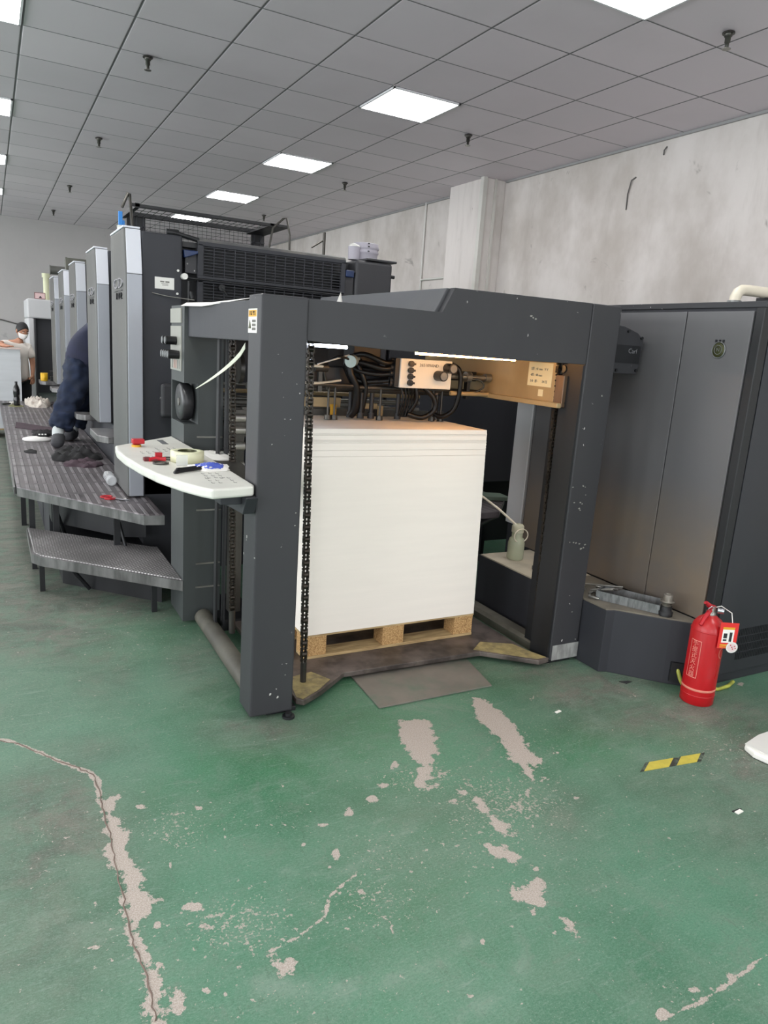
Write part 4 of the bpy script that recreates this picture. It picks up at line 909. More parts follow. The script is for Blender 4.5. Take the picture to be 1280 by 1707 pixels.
# walkway ledges between towers
LD = [(5.16,5.62,'nearest small plate ledge between the first and second silver towers'),
      (6.50,6.74,'second small plate ledge, beside the bent worker leg'),
      (7.98,8.4,'third small plate ledge, behind the bent worker'),
      (10.45,10.85,'farthest plate ledge carrying the yellow mug')]
LD.insert(3,(9.25,9.65,'fourth small plate ledge between the fourth and fifth towers'))
for a, b_, l in LD:
    x0 = 0.61 if a < 10 else 0.55
    o = MB().prism([(x0,b_),(0.799,b_),(0.799,a-0.02),(x0+0.06,a-0.02),(x0,a+0.07)],0.752,0.80).build('step_ledge', M['edge'], None, bevel=0.006)
    tag(o, l, 'step', 'small ledges between the towers')

# ------------------------------------------------------------------ walkway
wk = thing('walkway', (0.45,6.5,0), 'raised grey metal walkway of ribbed plates along the left of the press', 'walkway')
def deck(poly, nm='deck_plate', z0=0.462, z1=0.50, mt='deck'):
    o = MB().prism(poly, z0, z1).build(nm, [M[mt]], wk, bevel=0.006)
    return o
deck([(0.105,5.02),(0.72,4.115),(0.83,4.095),(0.83,5.79),(0.098,5.79)])
deck([(0.098,5.80),(0.795,5.80),(0.795,6.885),(0.092,6.885)])
deck([(0.092,6.895),(0.795,6.895),(0.795,8.38),(0.082,8.38)])
deck([(0.082,8.39),(0.795,8.39),(0.795,10.86),(0.066,10.86)])
e = MB().prism([(0.105,5.015),(0.72,4.108),(0.72,4.118),(0.109,5.03)],0.440,0.494).prism([(0.72,4.108),(0.83,4.088),(0.83,4.098),(0.72,4.118)],0.44,0.494)
e.box(0.088,0.098,5.03,10.86,0.440,0.494); e.build('edge_trim', M['edge'], wk)
for x, y in ((0.17,5.02),(0.30,4.85),(0.60,4.40),(0.15,6.0),(0.14,7.2),(0.13,8.6),(0.13,10.2)):
    lg = B_(x,x+0.035,y,y+0.035,0.0,0.462).build('leg', M['black'], wk)
MB().cyl((0.30,4.88,0.44),(0.42,5.0,0.02),0.012,8).build('brace', M['black'], wk)
MB().cyl((0.62,4.45,0.44),(0.70,4.3,0.05),0.010,8).build('brace', M['black'], wk)
MB().prism([(0.32,5.2),(0.32,4.52),(0.80,4.02),(0.80,5.2)],0.0,0.19).build('shade_box', M['black'], wk)  # black boxes added to make the space under the step dark
MB().prism([(0.30,5.24),(0.30,5.02),(0.66,4.55),(0.80,4.5),(0.80,5.24)],0.26,0.44).build('shade_box', M['black'], wk)
st = thing('step', (0.45,4.2,0), 'low checker plate step in front of the walkway beside the feeder', 'step')
MB().prism([(0.166,4.371),(0.196,4.30),(0.835,3.665),(0.835,4.31),(0.80,4.33),(0.155,4.95)],0.218,0.25).build('tread', M['tread'], st, bevel=0.005)
MB().prism([(0.150,4.960),(0.150,4.36),(0.19,4.285),(0.833,3.646),(0.833,3.662),(0.198,4.298),(0.166,4.368),(0.160,4.95)],0.19,0.244).build('edge_trim', M['edge'], st)
for x, y in ((0.19,4.40),(0.17,4.85),(0.72,3.88)): B_(x,x+0.028,y,y+0.028,0.0,0.218).build('leg', M['black'], st)
MB().cyl((0.32,4.3,0.2),(0.45,4.35,0.01),0.012,8).build('brace', M['black'], st)
# right hand walkway seen through the feeder
rw = thing('walkway', (3.1,4.0,0), 'dark plate walkway glimpsed through the feeder on its far side', 'walkway')
MB().prism([(2.60,3.74),(2.93,3.74),(3.25,4.1),(3.25,4.58),(2.60,4.58)],0.455,0.50).build('deck_plate', M['deck'], rw, bevel=0.005)
for x,y in ((2.62,3.8),(3.15,4.2)): B_(x,x+0.03,y,y+0.03,0,0.455).build('leg', M['black'], rw)
MB().cyl((2.60,3.66,0.40),(3.2,4.1,0.38),0.02,8).build('brace', M['black'], rw)
bk = thing('machine_cabinet', (3.4,4.9,0), 'dark cabinet seen through the feeder behind the right side of the stack', 'machine cabinet')
MB().box(2.49,3.95,4.60,5.4,0.52,1.72).build('body', M['dark2'], bk, bevel=0.006)
MB().box(2.55,3.9,4.7,5.3,0.0,0.52).build('plinth', M['black'], bk)
tag(MB().tube([(2.95+0.09*math.cos(a/10*2*PI),4.55,0.82+0.12*math.sin(a/10*2*PI)) for a in range(11)]+[(2.95+0.07*math.cos(a/10*2*PI),4.54,0.85+0.10*math.sin(a/10*2*PI)) for a in range(11)],0.004,6).build('wire_coil', M['wire']), 'thin cable coil hanging just right of the paper stack', 'cable')
tag(MB().prism([(3.05,4.05),(3.22,4.0),(3.24,4.15),(3.1,4.22)],0.505,0.53).build('green_pad', paint('pale green pad',(130,150,136),0.7)), 'pale green pad lying on the far side walkway', 'pad')

# ------------------------------------------------------------------ right cabinet
rc = thing('electrical_cabinet', (3.3,2.8,0), 'large grey double door cabinet at the right with a round badge', 'cabinet')
CX, CY = 2.95, 2.085
MB().box(CX+0.012,4.4,CY+0.006,3.68,0.0,1.80).build('body', M['dark2'], rc, bevel=0.003)
MB().box(CX,4.41,CY-0.005,3.70,1.785,1.812).build('top_rim', M['dark'], rc, bevel=0.003)
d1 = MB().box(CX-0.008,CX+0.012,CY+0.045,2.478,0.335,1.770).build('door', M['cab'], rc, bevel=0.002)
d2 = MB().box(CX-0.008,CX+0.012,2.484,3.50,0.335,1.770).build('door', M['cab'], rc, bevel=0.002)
MB().box(CX-0.004,CX+0.05,CY-0.004,CY+0.040,0.0,1.785).build('corner_post', M['black'], rc, bevel=0.004)
bd = MB().lathe([(0.034,0),(0.034,0.004),(0.028,0.007),(0.0,0.007)], (CX-0.008,2.275,1.598), 28, Matrix.Rotation(-PI/2,3,'Y')).build('round_badge', M['olive'], d1)
MB().tube([(CX-0.012,2.275+0.034*math.cos(i/24*2*PI),1.598+0.036*math.sin(i/24*2*PI)) for i in range(24)],0.003,6,closed=True).build('badge_rim', M['galv'], bd)
MB().tube([(CX-0.016,2.275+0.019*math.cos(i/24*2*PI),1.598+0.020*math.sin(i/24*2*PI)) for i in range(24)],0.0016,6,closed=True).build('badge_ring', M['galv'], bd)
lettering('N', 0.024, (CX-0.0165,2.275,1.598), LEFT, M['galv'], bd)
for q in (-0.018,0.0,0.02): B_(CX-0.014,CX-0.008,2.275+q-0.004,2.275+q+0.004,1.632,1.644).build('badge_tooth', M['black'], bd)
rf = MB().box(CX+0.06,4.39,CY-0.002,CY+0.006,0.05,1.775).build('side_panel', M['dark2'], rc, bevel=0.002)
sl = MB()
for r in range(4):
    for c_ in range(26):
        x = 3.185+c_*0.013; z = 0.24-r*0.042
        sl.box(x,x+0.005,CY-0.0045,CY-0.002,z,z+0.036)
sl.build('vent_slots', M['black'], rf)
MB().box(CX-0.010,CX+0.014,3.525,3.68,0.45,1.770).build('pale_end_strip', M['lcab'], rc, bevel=0.003)
# plinth with chamfered corner
ph = thing('machine_plinth', (2.75,2.8,0), 'dark chamfered plinth box between the feeder post and the grey cabinet', 'plinth')
MB().prism([(2.605,2.70),(2.605,2.405),(2.645,2.39),(2.82,2.195),(2.925,2.10),(2.938,2.115),(2.938,3.42),(2.56,3.42),(2.56,2.70)],0.0,0.325).build('plinth_body', M['dark2'], ph, bevel=0.003)
MB().prism([(2.606,2.86),(2.606,2.41),(2.648,2.395),(2.822,2.2),(2.925,2.105),(2.935,2.12),(2.935,2.86)],0.325,0.332).build('plinth_top', paint('dusty plinth top',(104,98,88),0.6,0.1,0.2,6,dust=(134,126,110),dust_amt=0.8), ph)
MB().prism([(2.83,2.165),(2.90,2.10),(2.91,2.115),(2.84,2.18)],0.02,0.12).build('hose_port', M['black'], ph)

MB().box(2.56,2.935,2.862,3.40,0.325,0.332).build('lit_ledge', paint('lit ledge',(176,168,150),0.6,0,0.12,8), ph)  # plinth top painted paler where the lamp lights it
# tray with metal parts
tr = thing('metal_tray', (2.78,2.42,0.332), 'open rusty rectangular metal tray on the plinth holding scrap', 'tray')
def rbox(m, c, ang, lx, ly, z0, z1, off=(0,0)):
    ca, sa = math.cos(ang), math.sin(ang)
    P = []
    for x, y in ((-lx,-ly),(lx,-ly),(lx,ly),(-lx,ly)):
        X = x+off[0]; Y = y+off[1]; P.append((c[0]+X*ca-Y*sa, c[1]+X*sa+Y*ca))
    return m.prism(P, z0, z1)
TC, TA = (2.785,2.43), math.radians(-62)
m = MB(); L, W, T = 0.155, 0.058, 0.0025
rbox(m,TC,TA,L,W,0.333,0.336)
for off, lx, ly in (((0,W),L,T),((0,-W),L,T),((L,0),T,W),((-L,0),T,W)): rbox(m,TC,TA,lx,ly,0.333,0.378,off)
m.build('tray_body', M['galv'], tr)
m = MB(); rbox(m,TC,TA,L-0.01,W-0.008,0.336,0.343); m.build('rust', paint('rust',(84,58,44),0.8,0,0.3,20), tr)
random.seed(5)
for x, y, a, l in ((2.67,2.60,0.3,'small bent steel fitting touching the left end of the tray'),(2.70,2.66,1.4,'small bent steel fitting in the middle of the loose heap'),
        (2.66,2.52,2.2,'small bent steel fitting nearest the front edge of the plinth'),(2.75,2.64,0.8,'small bent steel fitting close to the cabinet door'),
        (2.68,2.70,2.7,'small bent steel fitting half hidden behind the feeder post'),(2.73,2.58,1.9,'small bent steel fitting leaning on the tray wall')):
    tag(MB().tube([(x,y,0.340),(x+0.05*math.cos(a),y+0.05*math.sin(a),0.344),(x+0.05*math.cos(a)+0.03*math.sin(a),y+0.05*math.sin(a)-0.03*math.cos(a),0.342)],0.007,6).build('metal_fitting', M['steel']), l, 'metal part', 'loose steel fittings beside the tray')
tag(MB().cyl((2.66,2.78,0.345),(2.80,2.50,0.395),0.005,6).build('steel_rod', M['steel']), 'thin steel rod resting across the end of the metal tray', 'rod')
for q in range(3): tag(MB().cyl((2.70+q*0.03,2.62,0.35),(2.735+q*0.03,2.50,0.385),0.006,6).build('long_bolt', M['steel']), ('long steel bolt over the tray end, nearest the front','long steel bolt over the tray end, middle of the three','long steel bolt over the tray end, nearest the cabinet')[q], 'bolt', 'long bolts in the tray end')
ft = thing('pipe_fitting', (2.827,2.13,0.332), 'grimy upright pipe fitting with a flange behind the fire extinguisher', 'pipe fitting')
ftc = (2.83,2.245,0.332)
MB().lathe([(0.032,0),(0.034,0.02),(0.026,0.024),(0.026,0.05)], ftc, 18).build('base_nut', M['black'], ft)
MB().lathe([(0.022,0.05),(0.022,0.068),(0.034,0.070),(0.034,0.076),(0.022,0.078),(0.022,0.105),(0.018,0.108),(0.012,0.108),(0.012,0.09)], ftc, 18).build('nozzle', paint('grimy zinc',(120,116,108),0.4,0.5,0.2,30), ft)
# jar with tube
jr = thing('glass_jar', (2.70,3.29,0.332), 'cloudy glass jar with wire bail on the lit ledge seen through the feeder', 'jar')
jc = (2.705,3.26,0.333)
MB().lathe([(0.045,0),(0.05,0.01),(0.05,0.10),(0.042,0.128),(0.032,0.135),(0.034,0.17)], jc, 24).build('jar_body', M['jar'], jr)
MB().lathe([(0.036,0.165),(0.036,0.20),(0.028,0.212),(0.0,0.214)], jc, 24).build('lid', paint('cream lid',(186,184,160),0.5,0,0.08,20), jr)
MB().tube([(jc[0]+0.05*math.cos(i/20*2*PI),jc[1]-0.036,jc[2]+0.15+0.04*math.sin(i/20*2*PI)) for i in range(20)],0.0035,6,closed=True).build('wire_bail', M['pvc'], jr)
tag(MB().tube([(2.69,3.26,0.54),(2.62,3.35,0.62),(2.54,3.48,0.70),(2.45,3.6,0.74)],0.007,8).build('plastic_tube', M['pvc']), 'thin pale plastic tube running up from the glass jar', 'tube')
tag(MB().tube([(2.77,3.05,0.34),(2.78,3.06,0.46),(2.80,3.05,0.50),(2.83,3.04,0.49)],0.007,8).build('copper_pipe', M['brown']), 'bent brown copper pipe standing beside the glass jar', 'pipe')
tag(MB().tube([(2.70+0.05*math.cos(i/16*4*PI),3.02+0.04*math.sin(i/16*4*PI),0.338+0.0006*i) for i in range(33)],0.004,6).build('wire_loop', M['wire']), 'loose coil of grey wire on the ledge right of the jar', 'cable')
# white pipe on the cabinet
wp = thing('vent_pipe', (3.43,2.6,1.812), 'cream plastic pipe elbow on top of the right cabinet', 'pipe')
MB().lathe([(0.036,0),(0.036,0.055),(0.032,0.058)], (3.445,2.62,1.812), 18).build('collar', M['galv'], wp)
el = [(3.445,2.62,1.86),(3.447,2.62,1.885),(3.46,2.618,1.912),(3.485,2.615,1.926),(3.52,2.61,1.928),(4.1,2.50,1.915)]
MB().tube(el, 0.028, 16).build('elbow_pipe', M['pvc'], wp)
MB().box(3.63,3.66,2.56,2.63,1.812,1.90).build('pipe_clip', M['black'], wp)
# ------------------------------------------------------------------ fire extinguisher
EC = (2.833, 2.005, 0.0)
ex = thing('fire_extinguisher', EC, 'red fire extinguisher with hanging tags standing on the floor by the grey cabinet', 'fire extinguisher')
R0 = 0.0735
MB().lathe([(R0-0.004,0),(R0,0.004),(R0,0.05),(R0,0.355),(R0-0.006,0.378),(R0-0.022,0.402),(0.03,0.418),(0.022,0.425)], EC, 40).build('cylinder', M['red'], ex)
MB().lathe([(R0+0.0002,0.070),(R0+0.0014,0.071),(R0+0.0014,0.080),(R0+0.0002,0.081)], EC, 40, caps=False).build('rubber_band', M['pink'], ex)
MB().lathe([(R0,0.042),(R0+0.002,0.045),(R0,0.048)], EC, 40, caps=False).lathe([(R0,0.352),(R0+0.0015,0.354),(R0,0.357)], EC, 40, caps=False).build('weld_seam', M['red'], ex)
va = MB().lathe([(0.021,0.423),(0.021,0.44),(0.015,0.442),(0.015,0.462),(0.010,0.466)], EC, 20).build('valve', M['steel'], ex)
dx_, dy_ = -0.88, -0.10
def along(t, z): return (EC[0]+dx_*t, EC[1]+dy_*t, z)
MB().tube([along(-0.02,0.455),along(0.01,0.462),along(0.04,0.476),along(0.062,0.490),along(0.075,0.491)],[0.011,0.012,0.011,0.008,0.006],8).build('top_lever', M['redp'], ex)
MB().tube([along(-0.02,0.446),along(0.015,0.444),along(0.05,0.418),along(0.082,0.385)],[0.010,0.011,0.010,0.008],8).build('carry_handle', M['redp'], ex)
MB().cyl((EC[0]+0.012,EC[1]-0.02,0.45),(EC[0]+0.03,EC[1]-0.04,0.45),0.014,14).build('pressure_gauge', M['badge'], ex)
MB().tube([(EC[0]-0.03,EC[1]-0.01,0.448),(EC[0]-0.045,EC[1]-0.015,0.462),(EC[0]-0.03,EC[1]-0.02,0.474),(EC[0]-0.018,EC[1]-0.02,0.462)],0.0025,6).build('safety_pin', M['badge'], ex)
MB().tube([(EC[0]+0.015,EC[1],0.455),(EC[0]+0.05,EC[1]-0.01,0.462),(EC[0]+0.06,EC[1]-0.06,0.445),(EC[0]+0.02,EC[1]-0.10,0.412)],0.0022,6).build('tag_string', M['paper'], ex)
def tagpt(u, v, off=0.0):   # plane of the hanging tag
    rx, ry, nx2, ny2 = 0.88, -0.47, -0.47, -0.88
    return (EC[0]+rx*(u+0.012)+nx2*(0.079+off), EC[1]+ry*(u+0.012)+ny2*(0.079+off), v)
def tagbox(m, u0,u1,v0,v1,o0,o1):
    v = [tagpt(u0,v0,o0),tagpt(u1,v0,o0),tagpt(u1,v0,o1),tagpt(u0,v0,o1),tagpt(u0,v1,o0),tagpt(u1,v1,o0),tagpt(u1,v1,o1),tagpt(u0,v1,o1)]
    return m.add(v, [(0,1,2,3),(7,6,5,4),(0,4,5,1),(1,5,6,2),(2,6,7,3),(3,7,4,0)])
tg = tagbox(MB(),0.0,0.082,0.296,0.418,0.0,0.002).build('inspection_tag', M['tagr'], ex)
tagbox(MB(),0.014,0.066,0.324,0.386,0.002,0.0028).build('tag_paper', M['paper'], tg)
tagbox(MB(),0.014,0.066,0.386,0.397,0.002,0.0028).build('tag_header', M['yellow'], tg)
tagbox(tagbox(tagbox(MB(),0.020,0.036,0.345,0.368,0.0028,0.0034),0.020,0.036,0.332,0.340,0.0028,0.0034),0.046,0.058,0.330,0.374,0.0028,0.0034).build('tag_print', M['blackink'], tg)
tagbox(tagbox(MB(),0.010,0.045,0.301,0.305,0.002,0.003),0.010,0.045,0.309,0.316,0.002,0.003).build('tag_lines', M['yellow'], tg)
p0 = Vector(tagpt(0.065,0.304,0.004)); p1 = Vector(tagpt(0.065,0.304,0.0055))
rt = MB().cyl(p0,p1,0.026,24).build('round_tag', M['white'], ex)
MB().cyl(p1,Vector(tagpt(0.065,0.304,0.006)),0.020,20,r2=0.020).build('round_tag_print', plain('faint print',(216,196,196),0.6), rt)
for u_, v_ in ((0.055,0.312),(0.062,0.303),(0.073,0.308),(0.066,0.295),(0.078,0.298)): tagbox(MB(),u_,u_+0.005,v_,v_+0.005,0.006,0.0065).build('tag_mark', M['redp'], rt)
def on_can(c, ang0=0.0, z0=0.2):
    a = ang0 + c.x/R0; r = R0+0.0008+c.z*0.4
    return Vector((EC[0]+r*math.sin(a), EC[1]-r*math.cos(a), z0+c.y))
AC = -1.56   # towards the left of the can as the camera sees it
for q, ch in enumerate('手提式灭火器'):
    lettering(ch, 0.029, None, None, M['pinkl'], ex, ext=0.0003, sx=1.0, bend=lambda c, q=q: on_can(c, AC+0.03, 0.295-q*0.0295), name='can_lettering')
fr_ = MB()
for a0, a1, z0_, z1_ in ((-0.30,-0.27,0.135,0.31),(0.36,0.39,0.135,0.31),(-0.30,0.39,0.308,0.311),(-0.30,0.39,0.132,0.135)):
    n_ = 6; vs = []
    for i in range(n_+1):
        a = AC+a0+(a1-a0)*i/n_
        for z in (z0_,z1_):
            for rr in (R0+0.0002,R0+0.0009): vs.append((EC[0]+rr*math.sin(a), EC[1]-rr*math.cos(a), z))
    fs = []
    for i in range(n_):
        k_ = 4*i
        for a,b_ in ((0,1),(1,3),(3,2),(2,0)): fs.append((k_+a,k_+b_,k_+4+b_,k_+4+a))
    fr_.add(vs, fs)
fr_.build('lettering_frame', M['pinkl'], ex)
lgv = MB()
for i in range(24):
    a, b_ = 2*PI*i/24, 2*PI*(i+1)/24
    def pp(r, t): return on_can(Vector((r*math.cos(t), r*math.sin(t)*1.25, 0.001)), 0.25, 0.262)
    lgv.add([pp(0.021,a),pp(0.021,b_),pp(0.018,b_),pp(0.018,a)], [(0,1,2,3)])
lgv.build('round_emblem', M['pink'], ex)
# green yellow hose behind it
tag(MB().tube([(2.86,2.15,0.09),(2.85,2.12,0.05),(2.86,2.10,0.012),(2.92,2.075,0.010),(3.02,2.03,0.010),(3.10,2.035,0.010),(3.17,2.06,0.010)],0.009,8).build('floor_hose', M['yhose']), 'yellow green hose on the floor behind the fire extinguisher', 'hose')

# ------------------------------------------------------------------ things on the floor
tag(MB().prism([(1.413,2.80),(1.395,2.459),(1.99,2.46),(2.06,2.82)],0.0005,0.008).build('floor_plate', M['fplate'], bevel=0.002), 'thin grey steel plate lying on the floor in front of the pallet', 'floor plate')
A = Vector((2.105,1.690,0)); Bv = Vector((2.415,1.648,0)); dv = (Bv-A); nv = Vector((-dv.y,dv.x,0)).normalized()*0.048
hz = thing('hazard_tape', (2.26,1.67,0), 'short worn strip of yellow and black striped tape on the green floor', 'tape')
def seg(a, b_, sk=0.30):
    L_ = dv.length; s = 0.065/L_
    p = [A+dv*a-nv*0.5, A+dv*b_-nv*0.5, A+dv*(b_+s)+nv*0.5, A+dv*(a+s)+nv*0.5]
    return [(q.x,q.y) for q in p]
blk = paint('worn black tape', (44,44,40), 0.7, 0, 0.4, 40, (1,1,1), dust=(110,130,112), dust_amt=1.0)
for a, b_, mt in ((0.0,0.06,blk),(0.06,0.44,paint('worn yellow tape',(190,176,72),0.6,0,0.1,30)),(0.44,0.56,blk),(0.56,0.88,bpy.data.materials['worn yellow tape']),(0.88,0.95,blk)):
    MB().prism(seg(a,b_),0.0004,0.0014).build('stripe', mt, hz)
sk_ = thing('paper_parcel', (2.8,1.5,0), 'white wrapped paper parcel at the right edge of the photo', 'paper')
MB().prism([(2.640,1.616),(2.62,1.56),(2.66,1.36),(3.2,1.30),(3.2,1.66),(2.76,1.64)],0.001,0.028).build('parcel', M['paper'], sk_, bevel=0.008)
MB().prism([(2.638,1.614),(2.66,1.40),(3.2,1.34),(3.2,1.655),(2.76,1.64)],0.0285,0.032).build('top_sheet', M['white'], sk_)
def bit(x, y, a, l, w_, label):
    m = MB(); ca, sa = math.cos(a), math.sin(a)
    m.prism([(x+ca*p-sa*q, y+sa*p+ca*q) for p,q in ((-l,-w_),(l,-w_),(l,w_),(-l,w_))],0.0005,0.004)
    return tag(m.build('litter', M['paper']), label, 'litter')
bit(2.122,2.152,0.2,0.016,0.006,'tiny white scrap on the floor left of the fire extinguisher')
bit(2.241,1.345,0.1,0.016,0.007,'tiny white scrap on the floor below the striped tape')
tag(B_(2.22,2.265,1.352,1.358,0.0005,0.003).build('litter', M['blackink']), 'tiny black sliver beside the white scrap below the striped tape', 'litter')
tag(MB().prism([(2.62,2.28),(2.67,2.27),(2.68,2.255),(2.64,2.25)],0.0005,0.003).build('litter', M['blackink']), 'small dark chip on the floor against the plinth', 'litter')

# ------------------------------------------------------------------ things on the console
Z = 0.975
rl = thing('tape_roll', (0.716,3.10,Z), 'clear roll of packing tape lying flat on the console', 'tape roll')
def ring(m, c, r0, r1, z0, z1, n=36):
    v = []
    for r, z in ((r1,z0),(r1,z1),(r0,z1),(r0,z0)):
        for i in range(n): v.append((c[0]+r*math.cos(2*PI*i/n), c[1]+r*math.sin(2*PI*i/n), z))
    fs = [(j*n+i, j*n+(i+1)%n, ((j+1)%4)*n+(i+1)%n, ((j+1)%4)*n+i) for j in range(4) for i in range(n)]
    return m.add(v, fs, True)
ring(MB(),(0.722,3.09),0.040,0.070,Z+0.001,Z+0.046).build('tape', M['tapew'], rl)
ring(MB(),(0.722,3.09),0.036,0.040,Z+0.001,Z+0.047).build('core', M['olive'], rl)
B_(0.655,0.70,2.985,3.0,Z+0.001,Z+0.043).build('loose_end', M['clear'], rl)
pk = thing('plastic_packet', (0.75,2.90,Z), 'crumpled clear packet with blue print lying on the console', 'packet')
blob_sheet(0.69,0.86,2.83,3.0,Z,0.022,seed=9).build('packet_body', M['paper'], pk)
blob_sheet(0.715,0.835,2.85,2.975,Z+0.006,0.020,seed=9).build('blue_print', M['blueink'], pk)
for q, l in enumerate(('black pen lying nearest the front edge of the console','black pen lying behind the nearest pen on the console','black hex key rod lying against the blue packet on the console')):
    tag(MB().cyl((0.605+0.012*q,2.80+0.035*q,Z+0.006),(0.725+0.012*q,2.865+0.03*q,Z+0.008),0.005,8).cyl((0.605+0.012*q,2.80+0.035*q,Z+0.006),(0.620+0.012*q,2.808+0.035*q,Z+0.006),0.006,8).build('pen', M['knob']), l, 'pen')
pls = thing('scissors', (0.60,3.12,Z), 'red handled scissors with steel blades on the console', 'scissors')
MB().tube([(0.565,3.10,Z+0.008),(0.60,3.11,Z+0.010),(0.635,3.10,Z+0.008)],0.009,8).box(0.60,0.628,3.14,3.16,Z,Z+0.03).build('handle', M['redp'], pls)
MB().tube([(0.60+0.03*math.cos(i/14*2*PI),3.03+0.03*math.sin(i/14*2*PI),Z+0.005) for i in range(14)],0.004,6,closed=True).tube([(0.655+0.025*math.cos(i/14*2*PI),3.14+0.03*math.sin(i/14*2*PI),Z+0.005) for i in range(14)],0.004,6,closed=True).build('ring', M['steeld'], pls)
tag(MB().box(0.545,0.575,3.10,3.13,Z,Z+0.016).box(0.575,0.60,3.095,3.11,Z,Z+0.01).build('pliers', plain('dark red grip',(96,24,28),0.5), bevel=0.004), 'dark red gripped pliers beside the red scissors on the console', 'pliers')

# papers on the feeder top
def sheet(name_, pts, label, th=0.0015, mt='paper'):
    m = MB(); v = [tuple(p) for p in pts]; n = len(v); v2 = [(x,y,z-th) for x,y,z in v]
    m.add(v+v2, [tuple(range(n)), tuple(range(2*n-1,n-1,-1))]+[((i+1)%n,i,n+i,n+(i+1)%n) for i in range(n)])
    return tag(m.build(name_, M[mt]), label, 'paper')
sheet('paper_sheet', [(0.82,3.66,1.64),(0.86,3.72,1.658),(1.02,2.80,1.658),(0.89,2.74,1.66),(0.83,3.30,1.632)], 'curled white sheet lying on top of the feeder corner above the control knobs')
sheet('paper_scrap', [(1.42,3.2,1.664),(1.47,3.2,1.664),(1.475,3.25,1.75),(1.455,3.22,1.735)], 'small white folded paper standing on top of the feeder beam')
sheet('paper_scrap', [(2.28,2.95,1.7635),(2.34,2.95,1.7635),(2.33,2.90,1.775)], 'small dark paper curl on the feeder hood near the right post', mt='knob')
# paint chips on the beam are in its paint

# ------------------------------------------------------------------ things on top of the first unit
bk_ = thing('pail', (2.33,4.85,2.092), 'pale round pail with ridged lid on the right top corner of the first unit', 'pail')
MB().lathe([(0.088,0),(0.092,0.05),(0.098,0.054),(0.098,0.066),(0.094,0.07),(0.094,0.08),(0.10,0.084),(0.10,0.10),(0.094,0.104),(0.094,0.118),(0.085,0.122)], (2.37,4.85,2.093), 28).build('pail_body', M['bucket'], bk_)
for q in (0.06,0.09,0.11): MB().box(2.345,2.355,4.745,4.756,2.093+q,2.10+q).build('lid_clip', M['knob'], bk_)
ml = thing('tin_can', (2.27,4.82,2.092), 'small dented tin can with crumpled top left of the pale pail', 'tin')
MB().lathe([(0.04,0),(0.042,0.08),(0.044,0.085)], (2.262,4.80,2.093), 20).build('can_body', M['bucket'], ml)
blob_sheet(2.225,2.30,4.76,4.84,2.178,0.03,seed=4).build('crumpled_top', M['white'], ml)
cu_ = thing('cup', (0.76,4.9,2.097), 'white cup with a blue brush standing on the first silver tower', 'cup')
MB().lathe([(0.022,0),(0.028,0.035),(0.029,0.035)], (0.745,4.95,2.098), 20).build('cup_body', M['white'], cu_)
tag(MB().box(0.728,0.752,4.94,4.955,2.12,2.215).box(0.752,0.765,4.945,4.955,2.13,2.165).build('blue_brush', M['blueplas'], bevel=0.003), 'bright blue plastic brush handle sticking up from the white cup', 'brush')

# ------------------------------------------------------------------ things on the walkway
def bottle(name_, loc, h, r, body, label, lying=None):
    t = thing(name_, loc, label, 'bottle')
    rot = Matrix.Identity(3) if lying is None else lying
    prof = [(r*0.7,0),(r*0.95,h*0.02),(r,h*0.06),(r,h*0.28),(r*0.9,h*0.34),(r*0.93,h*0.42),(r,h*0.5),(r,h*0.66),(r*0.8,h*0.78),(r*0.42,h*0.88),(r*0.38,h*0.93)]
    MB().lathe(prof, loc, 22, rot).build('bottle_body', M[body], t)
    MB().lathe([(r*0.42,h*0.93),(r*0.42,h*0.995),(r*0.36,h)], loc, 18, rot).build('cap', M['white' if body=='clear' else 'knob'], t)
    return t
bottle('drink_bottle', (0.262,10.2,0.502), 0.30, 0.038, 'dglass', 'dark cola bottle standing upright at the far end of the walkway')
bottle('drink_bottle', (0.664,4.94,0.535), 0.26, 0.034, 'clear', 'empty clear plastic bottle lying on the walkway against the first tower', Matrix.Rotation(math.radians(-88),3,'X') @ Matrix.Identity(3))
sc_ = thing('scissors', (0.60,4.56,0.50), 'dark red handled scissors lying open on the front of the walkway', 'scissors')
MB().tube([(0.585+0.032*math.cos(i/16*2*PI),4.60+0.026*math.sin(i/16*2*PI),0.507) for i in range(16)],0.0055,6,closed=True).tube([(0.60+0.030*math.cos(i/16*2*PI),4.545+0.022*math.sin(i/16*2*PI),0.507) for i in range(16)],0.0055,6,closed=True).build('handle', M['redp'], sc_)
MB().prism([(0.62,4.575),(0.70,4.49),(0.69,4.482),(0.61,4.56)],0.503,0.508).prism([(0.62,4.55),(0.70,4.475),(0.66,4.49),(0.61,4.54)],0.508,0.511).build('blade', M['badge'], sc_)
bit_ = tag(B_(0.675,0.69,4.515,4.53,0.5005,0.508).build('litter', M['paper']), 'tiny white scrap on the walkway next to the scissors', 'litter')
tag(blob_sheet(0.38,0.75,5.88,6.50,0.50,0.085,24,20,seed=2).build('black_cloth', M['cloth']), 'crumpled black cloth heap on the walkway beside the worker shoe', 'cloth')
tag(blob_sheet(0.44,0.72,5.66,5.98,0.50,0.045,22,14,seed=8).build('purple_cloth', M['clothp']), 'thin dark purple cloth lying in front of the black cloth heap', 'cloth')
tag(blob_sheet(0.20,0.30,6.34,6.56,0.50,0.012,10,8,seed=3).build('black_scrap', M['cloth']), 'small twisted black scrap alone in the middle of the walkway', 'litter')
tag(MB().prism([(0.20,8.45),(0.52,8.0),(0.50,7.65),(0.18,7.98)],0.5015,0.506).build('dark_mat', M['clothp']), 'flat dark rubber mat lying across the walkway behind the worker', 'mat')
